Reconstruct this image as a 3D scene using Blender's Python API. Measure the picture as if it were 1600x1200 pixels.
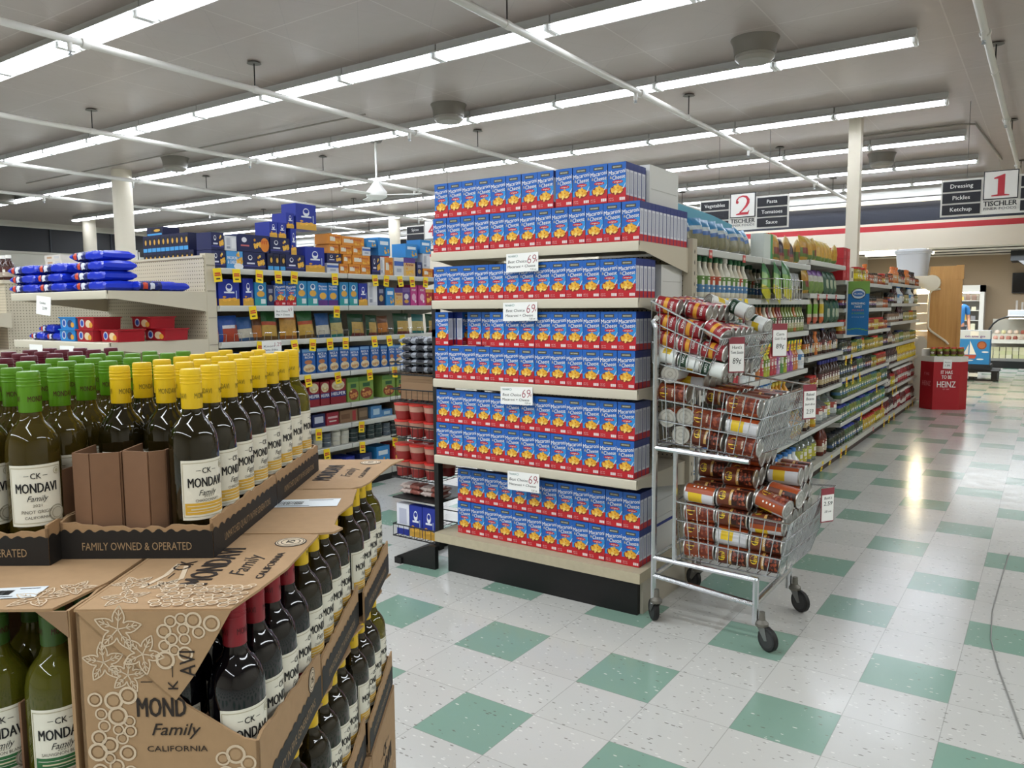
import bpy, math, random
from mathutils import Matrix, Vector
for o in list(bpy.data.objects): bpy.data.objects.remove(o)
S = bpy.context.scene
COL = S.collection
PI = math.pi
rnd = random.Random(7)
# ---------------------------------------------------------------- camera
YAW, PITCH, ROLL = 0.6036125, -0.0970017, -0.0068159
CX, CY, CZ = 0.85042, -2.54281, 1.45380
fw = Vector((-math.sin(YAW)*math.cos(PITCH), math.cos(YAW)*math.cos(PITCH), math.sin(PITCH)))
r0 = Vector((math.cos(YAW), math.sin(YAW), 0)); u0 = r0.cross(fw)
rt = r0*math.cos(ROLL) + u0*math.sin(ROLL); up = u0*math.cos(ROLL) - r0*math.sin(ROLL)
cd = bpy.data.cameras.new('camera'); cam = bpy.data.objects.new('camera', cd); COL.objects.link(cam)
cd.sensor_width = 36; cd.lens = 1218.865/1600*36; cd.clip_start = .05; cd.clip_end = 200
cam.matrix_world = Matrix(((rt.x, up.x, -fw.x, CX), (rt.y, up.y, -fw.y, CY), (rt.z, up.z, -fw.z, CZ), (0, 0, 0, 1)))
S.camera = cam
# ---------------------------------------------------------------- world, exposure, lamps out of view
w = bpy.data.worlds.new('world'); S.world = w; w.use_nodes = True
w.node_tree.nodes['Background'].inputs[0].default_value = (.9, .95, 1, 1)
w.node_tree.nodes['Background'].inputs[1].default_value = .12
S.view_settings.view_transform = 'Standard'; S.view_settings.look = 'None'
S.view_settings.gamma = 1; S.view_settings.use_curve_mapping = False
S.view_settings.exposure = 0.04
S.cycles.use_denoising = True
S.cycles.max_bounces = 8; S.cycles.transmission_bounces = 8; S.cycles.sample_clamp_indirect = 6
TUBE = 19.0
def row_lamp(n, x, y, sx, sy, e, z=3.72, rx=0):
    l = bpy.data.lights.new(n, 'AREA'); l.shape = 'RECTANGLE'; l.size = sx; l.size_y = sy; l.energy = e; l.color = (.9, .955, 1)
    o = bpy.data.objects.new(n, l); COL.objects.link(o); o.location = (x, y, z); o.rotation_euler = (rx, 0, 0)
row_lamp('tube_row_behind_viewer', -7, -1.0, 14, .2, 215)
row_lamp('tube_row_further_behind', -6, -3.3, 16, .2, 250)
row_lamp('tube_row_behind_last', -4, -6.0, 16, .2, 260)
row_lamp('tube_row_aisle_one', 3.6, 4.0, .3, 12, 230)
row_lamp('deli_room_ceiling_lamp', -.6, 18.2, 3.5, 2.0, 150, 2.6)  # added fill lamp that brightens the deli room, not one of its fittings
# ---------------------------------------------------------------- helpers
def lin(h):
    f = lambda c: c/12.92 if c <= .04045 else ((c+.055)/1.055)**2.4
    return tuple(f(int(h[i:i+2], 16)/255) for i in (0, 2, 4)) + (1,)
_mats = {}
def mat(h, rough=.5, metal=0, emit=0, trans=0, noise=None, coat=0, alpha=1, ior=1.45):
    k = (h, rough, metal, emit, trans, noise, coat, alpha)
    if k in _mats: return _mats[k]
    m = bpy.data.materials.new('surface_'+h); m.use_nodes = True; n = m.node_tree.nodes; L = m.node_tree.links
    b = n['Principled BSDF']; c = lin(h)
    b.inputs['Base Color'].default_value = c; b.inputs['Roughness'].default_value = rough; b.inputs['Metallic'].default_value = metal
    b.inputs['Transmission Weight'].default_value = trans; b.inputs['Coat Weight'].default_value = coat; b.inputs['IOR'].default_value = ior
    b.inputs['Alpha'].default_value = alpha
    if emit: b.inputs['Emission Color'].default_value = c; b.inputs['Emission Strength'].default_value = emit
    if noise:
        tc = n.new('ShaderNodeTexCoord'); t = n.new('ShaderNodeTexNoise'); t.inputs['Scale'].default_value = noise[0]; t.inputs['Detail'].default_value = 6
        r = n.new('ShaderNodeMix'); r.data_type = 'RGBA'; r.inputs[6].default_value = c; r.inputs[7].default_value = tuple(x*(1-noise[1]) for x in c[:3])+(1,)
        L.new(tc.outputs['Object'], t.inputs['Vector']); L.new(t.outputs['Fac'], r.inputs[0]); L.new(r.outputs[2], b.inputs['Base Color'])
        if len(noise) > 2:
            bp = n.new('ShaderNodeBump'); bp.inputs['Strength'].default_value = noise[2]; bp.inputs['Distance'].default_value = .01
            L.new(t.outputs['Fac'], bp.inputs['Height']); L.new(bp.outputs[0], b.inputs['Normal'])
    _mats[k] = m; return m
_txt = {}
def glyphs(s, bold=0):
    k = (s, bold)
    if k not in _txt:
        c = bpy.data.curves.new('lettering', 'FONT'); c.body = s; c.align_x = 'CENTER'; c.resolution_u = 2; c.offset = bold
        o = bpy.data.objects.new('lettering', c); me = bpy.data.meshes.new_from_object(o)
        vs = [(v.co.x, v.co.y) for v in me.vertices]; fs = [tuple(p.vertices) for p in me.polygons]
        if vs:
            x0 = min(v[0] for v in vs); x1 = max(v[0] for v in vs); vs = [(v[0]-(x0+x1)/2, v[1]) for v in vs]
        bpy.data.objects.remove(o); bpy.data.curves.remove(c); bpy.data.meshes.remove(me)
        _txt[k] = (vs, fs)
    return _txt[k]
class MB:
    def __init__(s): s.v = []; s.f = []; s.mi = []; s.mats = []
    def add(s, vs, fs, m):
        b = len(s.v); s.v += [tuple(v) for v in vs]
        if not isinstance(m, list): m = [m]*len(fs)
        for f, q in zip(fs, m):
            if q not in s.mats: s.mats.append(q)
            s.f.append(tuple(i+b for i in f)); s.mi.append(s.mats.index(q))
        return s
    def box(s, x0, y0, z0, x1, y1, z1, m, top=None):
        vs = [(x, y, z) for z in (z0, z1) for y in (y0, y1) for x in (x0, x1)]
        fs = [(0, 2, 3, 1), (4, 5, 7, 6), (0, 1, 5, 4), (2, 6, 7, 3), (0, 4, 6, 2), (1, 3, 7, 5)]
        return s.add(vs, fs, [m, top or m, m, m, m, m])
    def quad(s, a, b, c, d, m): return s.add([a, b, c, d], [(0, 1, 2, 3)], m)
    def poly(s, pts, m): return s.add(pts, [tuple(range(len(pts)))], m)
    def slab(s, pts, d, m):   # polygon extruded along vector d
        n = len(pts); q = [tuple(p[i]+d[i] for i in range(3)) for p in pts]
        return s.add(list(pts)+q, [tuple(range(n))[::-1], tuple(range(n, 2*n))]+[(i, (i+1) % n, n+(i+1) % n, n+i) for i in range(n)], m)
    def tube(s, pts, r, m, n=6, closed=False, r2=None):
        P = [Vector(p) for p in pts]; N = len(P); vs = []; fs = []; ref = None
        for i, p in enumerate(P):
            a = P[(i-1) % N] if (i or closed) else P[i]; b = P[(i+1) % N] if (i < N-1 or closed) else P[i]
            t = (b-a).normalized()
            if ref is None: ref = Vector((0, 0, 1)) if abs(t.z) < .9 else Vector((1, 0, 0))
            x = (ref - t*ref.dot(t)).normalized(); y = t.cross(x); ref = x
            rr = r if r2 is None else r+(r2-r)*i/(N-1)
            vs += [p+(x*math.cos(2*PI*k/n)+y*math.sin(2*PI*k/n))*rr for k in range(n)]
        for i in range(N if closed else N-1):
            j = (i+1) % N
            fs += [(i*n+k, i*n+(k+1) % n, j*n+(k+1) % n, j*n+k) for k in range(n)]
        if not closed: fs += [tuple(range(n))[::-1], tuple(range((N-1)*n, N*n))]
        return s.add(vs, fs, m)
    def lathe(s, prof, m, n=20, T=None):
        T = T or Matrix(); vs = []; fs = []; ms = []
        for r, z in prof: vs += [T @ Vector((r*math.cos(2*PI*k/n), r*math.sin(2*PI*k/n), z)) for k in range(n)]
        for i in range(len(prof)-1):
            fs += [(i*n+k, i*n+(k+1) % n, (i+1)*n+(k+1) % n, (i+1)*n+k) for k in range(n)]
            ms += [m[i] if isinstance(m, list) else m]*n
        fs += [tuple(range(n))[::-1], tuple(range((len(prof)-1)*n, len(prof)*n))]
        ms += [m[0], m[-1]] if isinstance(m, list) else [m, m]
        return s.add(vs, fs, ms)
    def disc(s, o, ux, uy, rx, ry, m, n=16, r0=0):
        o, ux, uy = Vector(o), Vector(ux), Vector(uy)
        c = [o+ux*rx*math.cos(2*PI*k/n)+uy*ry*math.sin(2*PI*k/n) for k in range(n)]
        if not r0: return s.add(c, [tuple(range(n))], m)
        d = [o+ux*(rx-r0)*math.cos(2*PI*k/n)+uy*(ry-r0)*math.sin(2*PI*k/n) for k in range(n)]
        return s.add(c+d, [(k, (k+1) % n, n+(k+1) % n, n+k) for k in range(n)], m)
    def text(s, t, h, o, ux, uy, m, wid=None, bold=.012, shear=0, fn=None, left=False):
        vs, fs = glyphs(t, min(bold, 0))
        if not vs: return s
        if bold > .005:      # heavier strokes: the same letters set again a hair to either side
            e = min(bold, .05)*.8; n = len(vs)
            vs = [(x+k*e, y) for k in (-1, 0, 1) for x, y in vs]; fs = [tuple(i+k*n for i in f) for k in range(3) for f in fs]
        W = max(v[0] for v in vs)*2; sc = h/.7; sx = sc if wid is None else wid/W
        q = [((v[0]+(W/2 if left else 0))*sx+v[1]*sc*shear, v[1]*sc) for v in vs]
        lay = [i*3//len(q) for i in range(len(q))] if bold > .005 else [0]*len(q)
        if fn: P = [(lambda a, e: (a[0]*e, a[1]*e, a[2]))(fn(x, y), 1+.0022*l) for (x, y), l in zip(q, lay)]
        else:
            o, ux, uy = Vector(o), Vector(ux), Vector(uy); nn = ux.cross(uy).normalized()*.00013; P = [o+ux*x+uy*y+nn*l for (x, y), l in zip(q, lay)]
        return s.add(P, fs, m)
    def mesh(s, n, smooth=True):
        me = bpy.data.meshes.new(n); me.from_pydata(s.v, [], s.f)
        for m in s.mats: me.materials.append(m)
        me.polygons.foreach_set('material_index', s.mi)
        me.polygons.foreach_set('use_smooth', [smooth]*len(s.f)); me.update()
        if smooth: me.set_sharp_from_angle(angle=math.radians(38))
        return me
    def obj(s, n, parent=None, loc=(0, 0, 0), rz=0, label=None, smooth=True):
        o = bpy.data.objects.new(n, s.mesh(n, smooth)); COL.objects.link(o); o.location = loc; o.rotation_euler = (0, 0, rz)
        if parent: o.parent = parent
        if label: o['label'] = label
        return o
def tag(o, label, cat, group=None):
    o['label'] = label; o['category'] = cat
    if group: o['group'] = group
    return o
def struct(mb, n, **k):
    o = mb.obj(n, **k); o['kind'] = 'structure'; return o
def empty(n, label, cat, loc=(0, 0, 0), rz=0, group=None):
    o = bpy.data.objects.new(n, None); COL.objects.link(o); o.location = loc; o.rotation_euler = (0, 0, rz)
    return tag(o, label, cat, group)
KIND = {}
def kind(k, name, cat, body, *parts):     # parts: (name, MB) ; body MB
    KIND[k] = (name, cat, body.mesh(name), [(p[0], p[1].mesh(p[0])) for p in parts])
def put(k, loc, rz, label, group=None, rot=None, parts=True, name=None, cat=None):
    nm, ct, me, ps = KIND[k]
    o = bpy.data.objects.new(name or nm, me); COL.objects.link(o); o.location = loc; o.rotation_euler = rot or (0, 0, rz)
    tag(o, label, cat or ct, group)
    if parts:
        for pn, pm in ps:
            c = bpy.data.objects.new(pn, pm); COL.objects.link(c); c.parent = o
    return o
ORD = 'first second third fourth fifth sixth seventh eighth ninth tenth eleventh twelfth thirteenth fourteenth fifteenth sixteenth seventeenth eighteenth nineteenth twentieth twenty-first twenty-second twenty-third twenty-fourth twenty-fifth twenty-sixth twenty-seventh twenty-eighth'.split()
X, Y, Z = Vector((1, 0, 0)), Vector((0, 1, 0)), Vector((0, 0, 1))
WHITE = mat('f2f1ec', .5); BLACK = mat('141414', .5); INK = mat('17171a', .6); CHROME = mat('c9ccd0', .22, 1); STEEL = mat('b9bcc0', .3, 1)
BEIGE = mat('c9c0ac', .45); KRAFT = mat('b08f6a', .75, noise=(60, .18)); KRAFTD = mat('94775a', .8); CASEBLK = mat('1d1b1a', .6)
REDM = mat('b01f28', .5); YEL = mat('f2d21a', .5); CARD = mat('f4f4f1', .6)
# ---------------------------------------------------------------- structure
def nodes(name):
    m = bpy.data.materials.new(name); m.use_nodes = True
    n = m.node_tree.nodes; L = m.node_tree.links; b = n['Principled BSDF']
    def N(t, **k):
        x = n.new('ShaderNode'+t)
        for a, v in k.items(): setattr(x, a, v)
        return x
    def MA(op, a, b_=None, c=None):
        x = N('Math', operation=op)
        for i, q in enumerate((a, b_, c)):
            if q is None: continue
            if isinstance(q, (int, float)): x.inputs[i].default_value = q
            else: L.new(q, x.inputs[i])
        return x.outputs[0]
    def MIX(f, a, c):
        x = N('Mix', data_type='RGBA')
        for i, q in ((0, f), (6, a), (7, c)):
            if isinstance(q, (tuple, float, int)): x.inputs[i].default_value = q
            else: L.new(q, x.inputs[i])
        return x.outputs[2]
    return m, n, L, b, N, MA, MIX
def floor_material():
    m, n, L, b, N, MA, MIX = nodes('vinyl_tiles')
    g = N('NewGeometry'); sp = N('SeparateXYZ'); L.new(g.outputs['Position'], sp.inputs[0])
    x = MA('DIVIDE', sp.outputs[0], .3048); y = MA('DIVIDE', sp.outputs[1], .3048)
    i = MA('FLOOR', x); j = MA('FLOOR', y)
    im = MA('FLOORED_MODULO', i, 2.0); q = MA('FLOORED_MODULO', MA('ADD', j, MA('MULTIPLY', im, 2.0)), 4.0)
    gr = MA('LESS_THAN', q, .5)
    cm = N('CombineXYZ'); L.new(i, cm.inputs[0]); L.new(j, cm.inputs[1])
    wn = N('TexWhiteNoise', noise_dimensions='2D'); L.new(cm.outputs[0], wn.inputs['Vector'])
    base = MIX(gr, lin('cfcfcb'), lin('7ba392'))
    base = MIX(MA('MULTIPLY', wn.outputs['Value'], .14), base, lin('8f938c'))
    # chips: streaks running along x
    mp = N('Mapping'); L.new(g.outputs['Position'], mp.inputs[0]); mp.inputs['Scale'].default_value = (40, 105, 1); mp.inputs['Rotation'].default_value = (0, 0, .25)
    vo = N('TexVoronoi', feature='F1'); L.new(mp.outputs[0], vo.inputs['Vector']); vo.inputs['Scale'].default_value = 1
    vc = N('SeparateColor'); L.new(vo.outputs['Color'], vc.inputs[0])
    chip = MA('MULTIPLY', MA('LESS_THAN', vo.outputs['Distance'], MA('MULTIPLY', vc.outputs[0], .36)), MA('GREATER_THAN', vc.outputs[1], MA('ADD', .5, MA('MULTIPLY', gr, .3))))
    base = MIX(MA('MULTIPLY', chip, .72), base, MIX(MA('GREATER_THAN', vc.outputs[2], .75), lin('5e5a52'), lin('eeeee8')))
    ns = N('TexNoise'); L.new(g.outputs['Position'], ns.inputs['Vector']); ns.inputs['Scale'].default_value = 1.7; ns.inputs['Detail'].default_value = 5
    base = MIX(MA('MULTIPLY', ns.outputs['Fac'], .22), base, lin('a39d90'))
    fx = MA('FRACT', x); fy = MA('FRACT', y)
    ed = MA('MINIMUM', MA('MINIMUM', fx, MA('SUBTRACT', 1.0, fx)), MA('MINIMUM', fy, MA('SUBTRACT', 1.0, fy)))
    ln = MA('LESS_THAN', ed, .005)
    L.new(MIX(MA('MULTIPLY', ln, .45), base, lin('77756d')), b.inputs['Base Color'])
    n2 = N('TexNoise'); L.new(g.outputs['Position'], n2.inputs['Vector']); n2.inputs['Scale'].default_value = 9; n2.inputs['Detail'].default_value = 3
    L.new(MA('ADD', .1, MA('MULTIPLY', n2.outputs['Fac'], .16)), b.inputs['Roughness'])
    bp = N('Bump'); bp.inputs['Strength'].default_value = .05; bp.inputs['Distance'].default_value = .02
    L.new(n2.outputs['Fac'], bp.inputs['Height']); L.new(bp.outputs[0], b.inputs['Normal'])
    b.inputs['Specular IOR Level'].default_value = .45
    return m
def ceiling_material():
    m, n, L, b, N, MA, MIX = nodes('painted_ceiling_panels')
    g = N('NewGeometry'); sp = N('SeparateXYZ'); L.new(g.outputs['Position'], sp.inputs[0])
    def line(c, d, w, off=0.0):
        f = MA('FRACT', MA('DIVIDE', MA('ADD', c, off), d)); return MA('LESS_THAN', MA('MINIMUM', f, MA('SUBTRACT', 1.0, f)), w/d)
    l1 = line(sp.outputs[0], 1.22, .006); l2 = line(sp.outputs[1], 1.22, .006, .4)
    dg = line(MA('ADD', sp.outputs[0], sp.outputs[1]), .86, .004); d2 = line(MA('SUBTRACT', sp.outputs[0], MA('MULTIPLY', sp.outputs[1], .6)), 1.3, .004)
    ns = N('TexNoise'); L.new(g.outputs['Position'], ns.inputs['Vector']); ns.inputs['Scale'].default_value = .9; ns.inputs['Detail'].default_value = 4
    c = MIX(ns.outputs['Fac'], lin('aea19a'), lin('a4978f'))
    c = MIX(MA('MULTIPLY', MA('MAXIMUM', l1, l2), .42), c, lin('d2cac2'))
    c = MIX(MA('MULTIPLY', MA('MAXIMUM', dg, d2), .24), c, lin('7f7871'))
    L.new(c, b.inputs['Base Color']); b.inputs['Roughness'].default_value = .3
    mx = MA('ADD', MA('MAXIMUM', l1, l2), MA('MULTIPLY', MA('MAXIMUM', dg, d2), .5))
    bp = N('Bump'); bp.inputs['Strength'].default_value = .35; bp.inputs['Distance'].default_value = .01
    n3 = N('TexNoise'); L.new(g.outputs['Position'], n3.inputs['Vector']); n3.inputs['Scale'].default_value = 2.2
    L.new(MA('ADD', mx, MA('MULTIPLY', n3.outputs['Fac'], 2.0)), bp.inputs['Height']); L.new(bp.outputs[0], b.inputs['Normal'])
    return m
def pegboard_material():
    m, n, L, b, N, MA, MIX = nodes('pegboard')
    tc = N('NewGeometry'); sp = N('SeparateXYZ'); L.new(tc.outputs['Position'], sp.inputs[0])
    s = .0254
    def cell(o): return MA('SUBTRACT', MA('FRACT', MA('DIVIDE', o, s)), .5)
    cx = cell(MA('ADD', sp.outputs[0], sp.outputs[1])); cz = cell(sp.outputs[2])
    d = MA('SQRT', MA('ADD', MA('MULTIPLY', cx, cx), MA('MULTIPLY', cz, cz)))
    L.new(MIX(MA('LESS_THAN', d, .15), lin('c4baa4'), lin('3a352c')), b.inputs['Base Color']); b.inputs['Roughness'].default_value = .6
    return m
def wood_material():
    m, n, L, b, N, MA, MIX = nodes('oak_veneer')
    tc = N('NewGeometry'); mp = N('Mapping'); L.new(tc.outputs['Position'], mp.inputs[0]); mp.inputs['Scale'].default_value = (9, 9, .8)
    ns = N('TexNoise'); L.new(mp.outputs[0], ns.inputs['Vector']); ns.inputs['Scale'].default_value = 2; ns.inputs['Detail'].default_value = 6; ns.inputs['Distortion'].default_value = 1.2
    L.new(MIX(ns.outputs['Fac'], lin('d9a765'), lin('b98443')), b.inputs['Base Color']); b.inputs['Roughness'].default_value = .4
    return m
PEG = pegboard_material(); OAK = wood_material()
XL, XR, YB, YF, ZC = -22.0, 5.0, -9.0, 15.0, 3.86
struct(MB().box(XL-.1, YB, -.1, XR, 22, 0, floor_material()), 'floor')
struct(MB().box(XL-.1, YB, ZC, XR, YF+.1, ZC+.1, ceiling_material()), 'ceiling')
CREAM = mat('d3c9b8', .7); NAVY = mat('20232f', .45); OFFW = mat('d9d5c9', .6)
sw = MB()   # soffit wall at the end of the shop: navy band, cream, red stripe, cream
for z0, z1, mm in ((2.58, 2.955, CREAM), (2.955, 3.064, mat('a8262c', .5)), (3.064, 3.115, CREAM), (3.115, 3.5, NAVY), (3.5, ZC, OFFW)):
    sw.box(XL, YF, z0, XR, YF+.15, z1, mm)
struct(sw, 'wall_back')
struct(MB().box(XL, YF, 0, -3.4, YF+.15, 2.58, CREAM), 'wall_back_lower')
lw = MB()
for z0, z1, mm in ((0, 3.05, OFFW), (3.05, 3.7, mat('1b1d22', .4)), (3.7, ZC, OFFW)): lw.box(XL-.1, YB, z0, XL, YF, z1, mm)
struct(lw, 'wall_left')
struct(MB().box(XR, YB, 0, XR+.1, 22, ZC, CREAM), 'wall_right')
struct(MB().box(XL, YB-.1, 0, XR, YB, ZC, CREAM), 'wall_front')
# thin white mullions on the dark clerestory
mu = MB()
for y in (6.5, 8.2, 9.9, 11.6, 13.3): mu.box(XL, y-.02, 3.05, XL+.03, y+.02, 3.72, mat('3a3d44', .5))
mu.box(XL, YB, 3.0, XL+.06, YF, 3.06, OFFW); mu.box(XL, YB, 3.7, XL+.06, YF, 3.76, OFFW)
struct(mu, 'trim_1')
# white cornice valance in front of the soffit
struct(MB().box(XL, YF-.22, 3.56, -.55, YF-.04, 3.72, mat('d6d4ce', .5)).box(XL, YF-.22, 3.5, -.55, YF-.19, 3.58, WHITE), 'trim_2')
# deli room behind
struct(MB().box(-6, 21, 0, XR, 21.1, 2.75, mat('a8947a', .7)), 'wall_deli')
dc = MB().box(-6, YF+.15, 2.72, XR, 21, 2.82, mat('ded6c6', .7))
struct(dc, 'ceiling_deli')
sl = MB()
for k in range(4): sl.box(-3.2, 16.7+1.05*k, 2.7, 1.0, 16.78+1.05*k, 2.715, mat('4a443c', .7))
struct(sl, 'trim_3')
struct(MB().box(-3.5, YF+.15, 0, -3.4, 21, 2.75, CREAM), 'wall_deli_side')
struct(MB().box(-1.28, 20.9, .0, -1.1, 21, 2.3, mat('15161a', .4)), 'door_1')
# columns
for q, (cx, cy, hw) in enumerate(((-1.35, 8.55, .075), (-12.45, 4.95, .16), (-19.9, 8.2, .16), (-13.25, 12.6, .15))):
    cm = mat('d9d0bd', .5)
    mb = MB()
    if q: mb.lathe([(hw, 0), (hw, ZC)], cm, 24)
    else: mb.box(-hw, -hw, 0, hw, hw, ZC, cm)
    struct(mb, 'column_%d' % (q+1), loc=(cx, cy, 0))
# ---------------------------------------------------------------- ceiling lights
HOUS = mat('c9c9c6', .4); REFL = mat('f4f4f2', .35); GLOW = mat('eef5ff', .4, emit=TUBE)
def light_kind():
    h = MB(); Lh = .605
    h.box(-Lh, -.045, .06, Lh, .045, .14, HOUS)                     # channel up to the ceiling
    r = MB()
    for sgn in (-1, 1):
        r.slab([(-Lh, sgn*.045, .075), (Lh, sgn*.045, .075), (Lh, sgn*.135, .03), (-Lh, sgn*.135, .03)], (0, 0, .004), REFL)
    r.box(-Lh, -.045, .056, Lh, .045, .06, REFL)
    t = MB()
    for sy in (-.062, .062): t.tube([(-.575, sy, .034), (.575, sy, .034)], .02, GLOW, 8)
    e, e2 = [MB().box(sx*.59-.012, -.08, .005, sx*.59+.012, .08, .06, REFL) for sx in (-1, 1)]
    kind('light', 'ceiling_light', 'ceiling light', h, ('reflector', r), ('fluorescent_tubes', t), ('lamp_holder', e), ('lamp_holder', e2))
light_kind()
ROWS = [(1.08, 2, 12), (3.2, 0, 14), (5.3, 0, 15), (7.8, 0, 16), (10.1, 0, 17), (12.25, 0, 17), (14.3, 0, 17)]
RN = ['first row', 'second row', 'third row', 'fourth row', 'fifth row', 'sixth row', 'seventh row']
for (yy, k0, k1), rn in zip(ROWS, RN):
    for k in range(k0, k1):
        put('light', (-.84-1.225*k, yy, 3.72), 0, 'white twin-tube ceiling light, %s from the aisle one end, %s overhead' % (ORD[k], rn), 'fluorescent lights on the ceiling')
# strip along the cornice and in the deli
c = MB().tube([(-15, YF-.13, 3.53), (-.6, YF-.13, 3.53)], .02, mat('fffaf0', .4, emit=8))
tag(c.obj('cornice_light'), 'thin bright light strip under the white cornice above the navy band', 'strip light')
for k, y in enumerate((16.2, 17.3, 18.4)):
    c = MB().box(-3.0, y, 2.66, -1.5, y+.12, 2.72, mat('fff6e2', .4, emit=5))
    tag(c.obj('deli_ceiling_light'), 'recessed deli ceiling light panel, %s behind the soffit' % ORD[k], 'ceiling light', 'deli ceiling panels')
# ---------------------------------------------------------------- sprinkler pipes
PIPE = mat('d4d1ca', .4)
for q, px in enumerate((.31, -2.67, -5.68, -8.74, -11.8, -14.85)):
    e = empty('sprinkler_pipe', 'white sprinkler pipe under the ceiling, %s from the aisle one sign' % ORD[q], 'pipe', (px, 0, 3.6), 0, 'sprinkler pipes')
    MB().tube([(0, -1.5, 0), (0, YF, 0)], .03, PIPE, 12).obj('pipe_run', e)
    for y in (2.53, 6.15, 9.77, 13.3):
        MB().tube([(0, y, .03), (0, y, .26)], .006, BLACK).lathe([(.07, .245), (.05, .258)], mat('6b665f', .6), 12, Matrix.Translation((0, y, 0))).lathe([(.035, -.03), (.035, .03)], PIPE, 10, Matrix.Translation((0, y, 0)) @ Matrix.Rotation(PI/2, 4, 'X')).obj('pipe_hanger', e)
    for y in (.77, 4.77, 8.3, 11.9):
        MB().lathe([(.012, -.12), (.02, -.115), (.008, -.1), (.018, -.09), (.02, -.03), (.02, 0)], [STEEL, STEEL, STEEL, PIPE, PIPE], 10, Matrix.Translation((0, y, 0))).obj('sprinkler_head', e)
        MB().lathe([(.04, -.03), (.045, 0), (.04, .03)], PIPE, 12, Matrix.Translation((0, y+.12, 0)) @ Matrix.Rotation(PI/2, 4, 'X')).obj('pipe_coupling', e)
for q, (vx, vy) in enumerate(((-1.48, 4.75), (-5.17, 4.9), (-10.7, 4.85), (-1.5, 11.3), (-17, 5.0))):
    e = empty('ceiling_vent', 'round grey drum vent hanging from the ceiling, ' + ['beside the aisle one lights', 'above the macaroni display', 'beside the thick column', 'beyond the slim column', 'out toward the dark windows'][q], 'vent', (vx, vy, 3.69), 0, 'drum vents')
    MB().lathe([(.182, .03), (.188, .1), (.2, .14), (.216, .17)], mat('767066', .45), 28).obj('vent_drum', e)
    MB().lathe([(.06, -.035), (.14, -.03), (.172, .0), (.172, .03)], mat('8a857b', .4), 28).obj('vent_dish', e)
# ceiling fan
e = empty('ceiling_fan', 'white ceiling fan on a long downrod', 'fan', (-7.25, 5.8, 3.09))
MB().tube([(0, 0, .05), (0, 0, .77)], .014, WHITE, 8).obj('downrod', e)
MB().lathe([(.02, .22), (.035, .19), (.11, .09), (.15, .04), (.15, -.02), (.09, -.06)], WHITE, 20).obj('motor_housing', e)
for k in range(3):
    a = .5+2*PI*k/3
    T = Matrix.Rotation(a, 4, 'Z') @ Matrix.Rotation(.2, 4, 'X')
    MB().slab([T @ Vector(p) for p in ((.12, -.03, .0), (.62, -.07, .0), (.65, .05, .0), (.12, .03, .0))], (0, 0, .008), WHITE).obj('fan_blade', e)
MB().lathe([(.08, .74), (.1, .77)], mat('77726a', .5), 14).obj('ceiling_canopy', e)
# thin conduit
c = MB().tube([(-15, 4.55, 3.83), (-7.6, 4.55, 3.83), (-7.5, 4.55, 3.83), (-6.2, 4.55, 3.83)], .012, mat('8d877e', .5))
tag(c.obj('conduit'), 'thin grey conduit running along the ceiling near the fan', 'conduit')
c = MB().tube([(-1.6, 9.6, 3.84), (-.25, 9.6, 3.84), (-.1, 9.7, 3.84), (.05, 12.9, 3.84)], .012, mat('8d877e', .5))
tag(c.obj('conduit'), 'thin bent conduit on the ceiling above the aisle one sign', 'conduit')
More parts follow.
